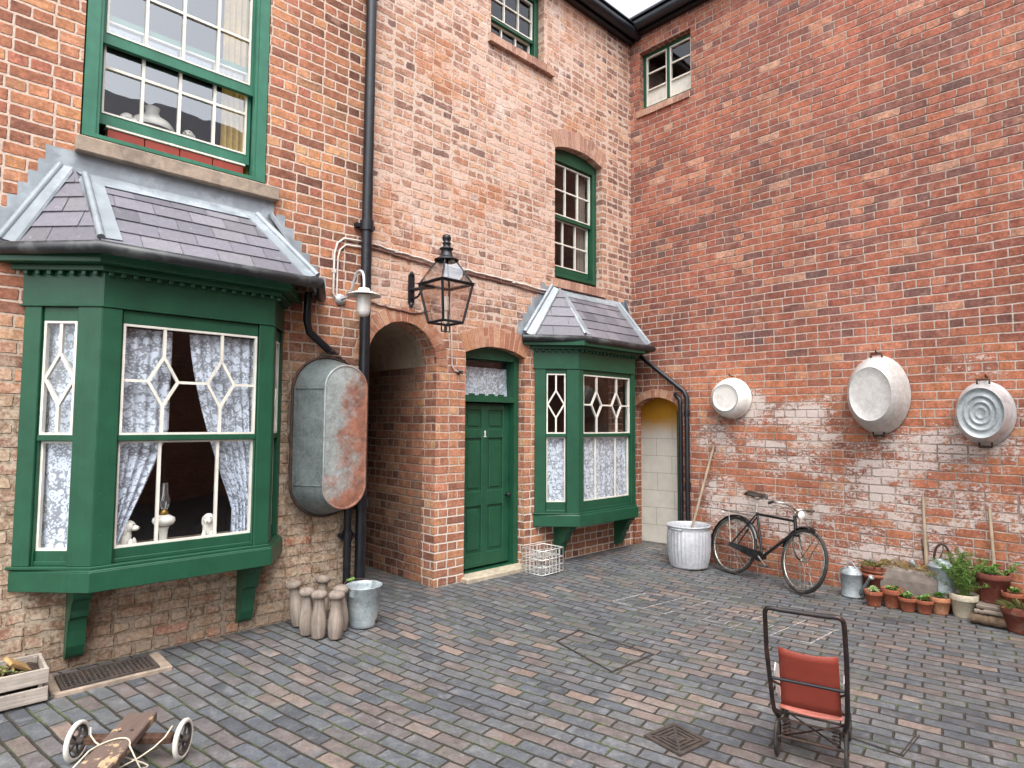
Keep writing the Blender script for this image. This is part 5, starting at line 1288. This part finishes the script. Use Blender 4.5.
log('split_log', 'pale split log resting on the dark log under the plank', (-.42, -4.20, Z+.115), (-.405, -4.42, Z+.118), .03, 'plank_wood')
# tools against the wall
t = thing('garden_spade', 'long-handled garden spade with a plain wooden shaft leaning on the wall behind the trough', 'spade', (-.03, -3.72, .0))
mb = MB(); mb.tube([(-.05, -.02, .30), (.0, 0, 1.03)], .016, 8); mb.build('shaft', 'pole_wood', t)
mb = MB(); mb.add([(-.055, -.09, .32), (-.055, .09, .32), (-.085, .08, -.04), (-.085, -.08, -.04), (-.04, -.09, .32), (-.04, .09, .32), (-.08, .08, -.04), (-.08, -.08, -.04)], [(0,1,2,3), (4,7,6,5), (0,4,5,1), (1,5,6,2), (2,6,7,3), (3,7,4,0)]); mb.build('blade', 'rusty_iron', t, bev=.003)
t = thing('garden_fork', 'grey-handled garden fork leaning on the wall behind the big dark pot', 'fork', (-.03, -4.28, .0))
mb = MB(); mb.tube([(-.06, -.03, .35), (.0, 0, .98)], .015, 8); mb.build('shaft', 'pole_wood', t)
mb = MB(); mb.tube([(-.06, -.09, .33), (-.06, .05, .33)], .009, 8)
for k in range(4): mb.tube([(-.06, -.09+.0467*k, .33), (-.085, -.09+.0467*k, .09)], .006, 6)
mb.build('tines', 'rusty_iron', t)
mb = MB(); rg = random.Random(5); mb.tube(bez((-.10, -3.74, .10), (-.14, -3.80, .25), (-.05, -3.72, .30), (-.03, -3.70, .52), 10)+[(-.03, -3.69, .6)], [.022, .022, .02, .02, .018, .018, .016, .014, .012, .01, .008, .006], 7)
mb.tube(bez((-.08, -3.73, .28), (-.06, -3.80, .36), (-.05, -3.86, .40), (-.04, -3.88, .50), 6), .007, 6)
tag(mb.build('vine_stem', 'log_wood'), 'gnarled bare vine stem climbing the wall beside the spade', 'vine')

# ------------------------------------------------------------------ pushchair
t = thing('pushchair', "old child's pushchair with a red back panel and black tubular handle, seen from behind", 'pushchair', (-4.07, -4.085, -.075), R(-74))
f = MB(); hw = .186; HY, HZ = -.26, .885
def side(s): return [Vector((s*hw*1.02, HY, HZ-.06)), Vector((s*hw*1.04, -.205, .64)), Vector((s*hw*1.0, -.085, .34)), Vector((s*hw*.97, -.05, .26)), Vector((s*hw*.90, .0, .215)), Vector((s*hw*.90, .10, .19)), Vector((s*hw*.9, .42, .15))]
L_, R__ = side(-1), side(1)
top = bez(L_[0], L_[0]+Vector((0, -.025, .065)), L_[0]+Vector((.01, -.03, .07)), Vector((-hw+.07, HY-.022, HZ)), 6)
top2 = bez(Vector((hw-.07, HY-.022, HZ)), R__[0]+Vector((-.01, -.03, .07)), R__[0]+Vector((0, -.025, .065)), R__[0], 6)
f.tube(L_[::-1]+top[1:]+top2+R__[1:], .0125, 10); f.build('handle_frame', 'brown_tube', t)
f = MB(); f.tube([(-hw, -.135, .47), (hw, -.135, .47)], .009, 8); f.build('back_rail', 'black_iron', t)
f = MB(); f.tube([(-hw*.9, 0, .20), (hw*.9, 0, .20)], .006, 6); f.tube([(-hw*.95, 0, .105), (hw*.95, 0, .105)], .009, 8); f.tube([(-hw*.9, .40, .145), (hw*.9, .40, .145)], .008, 8); f.tube([(-hw*.95, .40, .075), (hw*.95, .40, .075)], .008, 8)
f.tube([(-hw*.85, .0, .105), (0, .2, .09), (hw*.85, .4, .075)], .005, 6); f.tube([(hw*.85, .0, .107), (0, .2, .094), (-hw*.85, .4, .075)], .005, 6)
for s in (-1, 1):
    f.tube([(s*hw*.9, .0, .215), (s*hw*.92, .0, .105)], .010, 8); f.tube([(s*hw*.9, .42, .15), (s*hw*.92, .40, .075)], .009, 8)
    f.tube([(s*hw*.93, -.05, .27), (s*hw*.80, .03, .22), (s*hw*.72, .06, .30), (s*hw*.80, -.03, .40), (s*hw*.98, -.12, .45)], .006, 6)
    f.tube([(s*hw*.97, -.1, .38), (s*hw*1.0, .06, .36), (s*hw*.98, .22, .30)], .006, 6)
f.build('undercarriage', 'rusty_iron', t)
for s in (-1, 1):
    f = MB(); f.tube([(s*.125+.019*math.cos(q), .012+.019*math.sin(q), .115+.0024*i) for i, q in enumerate([k*.75 for k in range(42)])], .0045, 5); f.build('coil_spring', 'rusty_iron', t)
    for y, r in ((0, .100), (.40, .075)):
        x = s*(hw*.90+.006); c = Vector((x, y, r)); Mw = Matrix.Translation(c) @ Matrix.Rotation(R(90), 4, 'Y')
        w = MB(); w.lathe([(.008, -.014), (.014, -.012), (.014, .012), (.008, .014)], 12, Mw)
        for i in range(8): q = 2*math.pi*i/8; w.tube([c, c+Vector((0, math.cos(q)*(r-.012), math.sin(q)*(r-.012)))], .0028, 4)
        w.lathe([(r-.014, -.007), (r-.02, 0), (r-.014, .007)], 28, Mw); wh = w.build('wheel', 'rusty_iron', t)
        ty = MB(); ty.tube([c+Vector((0, math.cos(q)*(r-.009), math.sin(q)*(r-.009))) for q in [2*math.pi*k/28 for k in range(28)]], .009, 8, closed=True); ty.build('tyre', 'rubber', wh)
b = MB(); vs = []; n = 8
for j in range(9):
    v = j/8
    for i in range(n+1):
        u = i/n*2-1; w = .152-.004*v; vs.append((w*u+.003, -.005-.125*v-.02*(1-u*u)*(.4+.6*v), .285+.355*v-.012*(1-u*u)*(v**3)))
fs = [(j*(n+1)+i, j*(n+1)+i+1, (j+1)*(n+1)+i+1, (j+1)*(n+1)+i) for j in range(8) for i in range(n)]
b.add(vs, fs, 0, True); o = b.build('back_panel', 'red_vinyl', t); so = o.modifiers.new('Solid', 'SOLIDIFY'); so.thickness = .006
b = MB(); vs = []
for j in range(7):
    v = j/6
    for i in range(n+1):
        u = i/n*2-1; vs.append((.16*u*(1-.25*v if j else 1), -.01+.30*v, .275-.03*(1-u*u)*math.sin(math.pi*min(1, v+.15))+.02*v))
b.add(vs, [(j*(n+1)+i, j*(n+1)+i+1, (j+1)*(n+1)+i+1, (j+1)*(n+1)+i) for j in range(6) for i in range(n)], 0, True); o = b.build('seat', 'pink_vinyl', t); so = o.modifiers.new('Solid', 'SOLIDIFY'); so.thickness = .008
for s in (-1, 1):
    b = MB(); b.add([(s*.172, -.105, .50), (s*.172, -.06, .53), (s*.170, .10, .46), (s*.168, .14, .32), (s*.166, .02, .30), (s*.168, -.05, .36)], [(0,1,2,3,4,5)]); o = b.build('side_panel', 'white_vinyl', t); so = o.modifiers.new('Solid', 'SOLIDIFY'); so.thickness = .006
b = MB(); b.tube([(-.15, .42, .15), (-.14, .56, .07), (.14, .56, .07), (.15, .42, .15)], .007, 6); b.build('footrest', 'brown_tube', t)

# ------------------------------------------------------------------ home-made go-cart
ang = math.atan2(-.83, -.55)
t = thing('go_cart', 'home-made plank go-cart with peeling brown paint and white-tyred wheels, bottom left', 'go-cart', (-6.725, -1.37, -.063), ang)
mb = MB(); mb.box(0, 1.25, -.08, .08, .128, .175); mb.build('plank', 'cart_paint', t, bev=.006)
A0, A1 = Vector((-7.03, -1.33, .0)), Vector((-6.60, -1.70, .0))     # front axle, steered a little
inv = WM[t.name].inverted(); a0, a1 = inv @ Vector((A0.x, A0.y, .04)), inv @ Vector((A1.x, A1.y, .04))
dv = (a1-a0).normalized(); pv = Vector((-dv.y, dv.x, 0))
def axle(a0, a1, dv, pv, r):
    mb = MB(); p, q = a0+dv*.05, a1-dv*.05
    vs = [p+pv*.03+Vector((0,0,-.012)), p-pv*.03+Vector((0,0,-.012)), p-pv*.03+Vector((0,0,.024)), p+pv*.03+Vector((0,0,.024)), q+pv*.03+Vector((0,0,-.012)), q-pv*.03+Vector((0,0,-.012)), q-pv*.03+Vector((0,0,.024)), q+pv*.03+Vector((0,0,.024))]
    mb.add(vs, [(0,1,2,3), (4,7,6,5), (0,4,5,1), (1,5,6,2), (2,6,7,3), (3,7,4,0)]); mb.build('axle_beam', 'dark_wood', t, bev=.004)
    for c in (a0, a1):
        e = dv; Mw = Matrix.Translation(c) @ Vector((0, 0, 1)).rotation_difference(e).to_matrix().to_4x4(); w = MB()
        w.lathe([(.001, -.035), (.018, -.034), (.02, .03), (.001, .034)], 12, Mw)
        for k in range(5): q = 2*math.pi*k/5+.3; w.tube([c, c+(Mw.to_3x3() @ Vector((math.cos(q), math.sin(q), 0)))*(r-.02)], .007, 6)
        w.lathe([(r-.02, -.011), (r-.03, -.009), (r-.03, .009), (r-.02, .011)], 32, Mw); wh = w.build('wheel', 'grate_iron', t)
        ty = MB(); ty.tube([c+(Mw.to_3x3() @ Vector((math.cos(q), math.sin(q), 0)))*(r-.013) for q in [2*math.pi*k/36 for k in range(36)]], .0145, 8, closed=True); ty.build('tyre', 'white_rubber', wh)
axle(a0, a1, dv, pv, .103)
axle(Vector((1.12, -.25, .10)), Vector((1.12, .25, .10)), Vector((0, 1, 0)), Vector((-1, 0, 0)), .10)
mb = MB(); p, q = a0+dv*.07+Vector((0, 0, .07)), a1-dv*.06+Vector((0, 0, .07))
mb.tube([p]+bez(p, p+Vector((.10, 0, -.10)), Vector((.30, .28, .02)), Vector((.44, .16, .08)), 10)+bez(Vector((.40, .09, .179)), Vector((.27, .06, .182)), Vector((.29, -.04, .182)), Vector((.42, -.09, .179)), 10)[0:]+bez(Vector((.52, -.16, .10)), Vector((.5, -.26, .01)), q+Vector((.24, 0, -.09)), q, 10), .0042, 6)
mb.build('steering_rope', 'rope', t)
mb = MB()
for yy in (-.03, .03): mb.lathe([(.001, .179), (.009, .178), (.01, .1755)], 8, Matrix.Translation((.22, yy, 0)))
mb.build('bolt', 'rusty_iron', t)

# ------------------------------------------------------------------ wooden crate with plants
t = thing('planting_crate', 'pale slatted wooden crate of soil with leaves, cut by the left edge', 'crate', (-7.42, -.335, 0))
for z0, z1 in ((.0, .093), (.112, .208)):
    for y0, y1, tl in ((-.175, -.157, 1), (.157, .175, 0)):
        mb = MB(); mb.box(-.36, .36, y0, y1, z0+rng.uniform(0, .004), z1-rng.uniform(0, .004)); mb.build('side_board', 'weathered_wood', t, bev=.003)
    for x0, x1 in ((-.36, -.342), (.338, .356)):
        mb = MB(); mb.box(x0, x1, -.156, .156, z0, z1); mb.build('end_board', 'weathered_wood', t, bev=.003)
for x in (-.335, .31):
    for y in (-.156, .131): mb = MB(); mb.box(x, x+.025, y, y+.025, 0, .20); mb.build('corner_post', 'weathered_wood_z', t, bev=.003)
mb = MB(); n = 12; vs = [(-.34+.68*i/n, -.15+.3*j/6, .155+rng.uniform(-.015, .02)) for j in range(7) for i in range(n+1)]
mb.add(vs, [(j*(n+1)+i, j*(n+1)+i+1, (j+1)*(n+1)+i+1, (j+1)*(n+1)+i) for j in range(6) for i in range(n)], 0, False); mb.build('soil', 'soil', t)
mb = MB(); rg = random.Random(8)
for i in range(110): mb.leaf((rg.uniform(-.33, .22), rg.uniform(-.14, .14), rg.uniform(.17, .195)), (rg.uniform(-1, 1), rg.uniform(-1, 1), rg.uniform(.0, .8)), (0, 0, 1), rg.uniform(.03, .07), rg.uniform(.018, .035))
mb.build('leaves', 'leaf_mixed', t)
mb = MB(Matrix.Translation((.22, .04, .20)) @ Euler((R(20), R(35), R(30))).to_matrix().to_4x4()); mb.box(-.08, .08, -.045, .045, -.012, .012)
o = mb.build('wood_offcut', 'chip_wood', None, bev=.004); o.location = (-7.42, -.335, 0); tag(o, 'piece of brown wood lying on the soil of the slatted crate', 'offcut')

# ------------------------------------------------------------------ grates and covers
t = thing('cellar_grate', 'long rusty cellar grating in a stone kerb at the foot of the house wall', 'grating', (-6.69, -.29, .004))
mb = MB()
for x0, x1, y0, y1 in ((-.33, .37, -.18, -.150), (-.345, -.29, -.150, .22), (.29, .37, -.150, .20)): mb.box(x0, x1, y0, y1, -.05, .012)
mb.build('kerb', 'sandstone', t, bev=.008)
mb = MB()
for x0, x1, y0, y1 in ((-.289, .289, -.149, -.128), (-.289, .289, .13, .15), (-.289, -.268, -.128, .13), (.268, .289, -.128, .13)): mb.box(x0, x1, y0, y1, .0, .022)
for i in range(19):
    x = -.262+.0292*i; mb.add([(x, -.128, .012), (x+.010, -.128, .019), (x+.010, .13, .019), (x, .13, .012)], [(0,1,2,3)]); mb.box(x, x+.009, -.128, .13, .002, .0185)
for i in range(4): y = -.07+.05*i; mb.box(-.268, .268, y, y+.01, .003, .014)
mb.build('grid', 'grate_iron', t)
mb = MB(); mb.quad((-.289, -.15, .0), (.289, -.15, .0), (.289, .15, .0), (-.289, .15, .0)); mb.build('pit', 'soil', t)
t = thing('drain_cover', 'square iron drain grating with concentric bars set in the paving beside the pushchair', 'drain', (-4.40, -3.44, -.072), R(-8))
mb = MB(); h = .135
for k, w in ((h, .022), (.098, .014), (.068, .014), (.038, .014)):
    z = .010
    for x0, x1, y0, y1 in ((-k, k, -k, -k+w), (-k, k, k-w, k), (-k, -k+w, -k+w, k-w), (k-w, k, -k+w, k-w)): mb.box(x0, x1, y0, y1, -.005, z)
mb.box(-.02, .02, -.02, .02, -.005, .0095)
for a in range(4):
    q = R(45+90*a); d = Vector((math.cos(q), math.sin(q), 0)); s = Vector((-d.y, d.x, 0))*.008; p0, p1 = d*.02, d*(h*1.36); mb.add([p0+s+Vector((0,0,.0088)), p0-s+Vector((0,0,.0088)), p1-s+Vector((0,0,.0088)), p1+s+Vector((0,0,.0088))], [(0,1,2,3)])
mb.build('grid', 'grate_iron', t)
mb = MB(); mb.quad((-h, -h, .002), (h, -h, .002), (h, h, .002), (-h, h, .002)); mb.build('pit', 'soil', t)
def cover(name, label, pts, sides, w=.016):
    mb = MB()
    for i in sides:
        w = .008 if i == 0 else .004
        a = Vector((*pts[i], 0)); b = Vector((*pts[(i+1) % len(pts)], 0)); d = (b-a).normalized(); s = Vector((-d.y, d.x, 0))
        for o_, mi in ((0, 0), (w+.008, 0)):
            q = [a+s*o_, b+s*o_, b+s*(o_+w*.7), a+s*(o_+w*.7)]; z = zg(a.y)+.004
            mb.add([(p.x, p.y, z-.02) for p in q]+[(p.x, p.y, z+.002) for p in q], [(4,5,6,7), (0,1,5,4), (1,2,6,5), (2,3,7,6), (3,0,4,7)], mi)
    return tag(mb.build(name, 'grate_iron'), label, 'manhole cover')
cover('recessed_cover', 'iron-edged brick-filled cover in the middle of the yard between hopscotch and drain', [(-3.89, -2.58), (-3.345, -2.59), (-3.34, -1.79), (-3.72, -1.845)], (0, 1, 2, 3), .006)
cover('recessed_cover', 'rusty iron-edged paving cover right of the pushchair, at the bottom of the view', [(-3.625, -4.415), (-3.28, -4.415), (-3.28, -4.0), (-3.625, -4.0)], (0, 3), .018)

# ------------------------------------------------------------------ chalk hopscotch
mb = MB()
def stroke(pts, w=.022):
    for a, b in zip(pts, pts[1:]):
        a = Vector((*a, 0)); b = Vector((*b, 0)); d = (b-a).normalized(); s = Vector((-d.y, d.x, 0))*w/2; n = max(1, int((b-a).length/.12))
        for i in range(n):
            p, q = a.lerp(b, i/n), a.lerp(b, (i+1)/n); mb.add([(v.x, v.y, zg(v.y)+.005) for v in (p+s, p-s, q-s, q+s)], [(0,1,2,3)])
for a, b in (((-2.41, -1.80), (-1.69, -1.88)), ((-2.37, -2.05), (-1.63, -2.14)), ((-2.33, -2.39), (-1.64, -2.42)), ((-2.28, -2.69), (-1.70, -2.74)), ((-2.2, -3.03), (-1.44, -3.08)), ((-2.14, -3.35), (-1.53, -3.38)), ((-2.42, -1.46), (-1.91, -1.52))): stroke([a, b], .014)
stroke([(-1.92, -1.5), (-1.69, -1.88), (-1.64, -2.42), (-1.66, -3.1), (-1.60, -3.62)], .010); stroke([(-2.42, -1.46), (-2.36, -2.05), (-2.28, -2.69), (-2.17, -3.2), (-2.10, -3.62)], .010)
for x, y in ((-2.05, -1.66), (-2.2, -1.95), (-1.85, -1.98), (-2.0, -2.25), (-2.15, -2.55), (-1.84, -2.57), (-1.95, -2.88), (-1.85, -3.22)):
    stroke([(x-.05, y-.05), (x+.04, y-.05), (x-.01, y+.03), (x+.06, y+.05)], .010)
tag(mb.build('chalk_hopscotch', 'chalk'), 'faint white chalk hopscotch grid drawn on the paving in front of the bicycle', 'chalk drawing')

# ------------------------------------------------------------------ camera and light
cd = bpy.data.cameras.new('camera'); cam = bpy.data.objects.new('camera', cd); COL.objects.link(cam)
cd.sensor_width = 36; cd.lens = 619.1386/1024*36; cd.clip_start = .02; cd.clip_end = 500
yaw, pit, rol = R(43.55502), R(3.48823), R(.364325)
fw = Vector((math.sin(yaw)*math.cos(pit), math.cos(yaw)*math.cos(pit), math.sin(pit))); rt = Vector((math.cos(yaw), -math.sin(yaw), 0)); up = rt.cross(fw)
rt2 = rt*math.cos(rol)+up*math.sin(rol); up2 = up*math.cos(rol)-rt*math.sin(rol)
Mc = Matrix((rt2, up2, -fw)).transposed().to_4x4(); Mc.translation = (-7.72683, -5.50404, 1.8); cam.matrix_world = Mc
scene.camera = cam
w = bpy.data.worlds.new('World'); scene.world = w; w.use_nodes = True; nt = w.node_tree; nt.nodes.clear()
sun_el, sun_az = R(58), R(215)      # azimuth clockwise from +y
sky = nt.nodes.new('ShaderNodeTexSky'); sky.sky_type = 'NISHITA'; sky.sun_disc = False; sky.sun_elevation = sun_el; sky.sun_rotation = sun_az; sky.dust_density = 3.0; sky.air_density = 1.0; sky.ozone_density = 1.0
hs = nt.nodes.new('ShaderNodeHueSaturation'); hs.inputs['Saturation'].default_value = .22; hs.inputs['Value'].default_value = 1.0
bg = nt.nodes.new('ShaderNodeBackground'); bg.inputs[1].default_value = .15; ow = nt.nodes.new('ShaderNodeOutputWorld')
nt.links.new(sky.outputs[0], hs.inputs['Color']); nt.links.new(hs.outputs[0], bg.inputs[0]); nt.links.new(bg.outputs[0], ow.inputs[0])
sl = bpy.data.lights.new('sun', 'SUN'); sl.energy = .5; sl.angle = R(50); sl.color = (1, .965, .92)
so = bpy.data.objects.new('sun', sl); COL.objects.link(so)
sd = Vector((math.sin(sun_az)*math.cos(sun_el), math.cos(sun_az)*math.cos(sun_el), math.sin(sun_el)))
so.rotation_euler = sd.to_track_quat('Z', 'Y').to_euler(); so.location = sd*20
vs_ = scene.view_settings; vs_.view_transform = 'Standard'; vs_.look = 'None'; vs_.exposure = 1.75; vs_.gamma = 1.0; vs_.use_curve_mapping = False
scene.render.engine = 'CYCLES'; cy = scene.cycles; cy.use_denoising = True; cy.denoiser = 'OPENIMAGEDENOISE'; cy.max_bounces = 8; cy.diffuse_bounces = 4; cy.transparent_max_bounces = 16; cy.caustics_reflective = False; cy.caustics_refractive = False
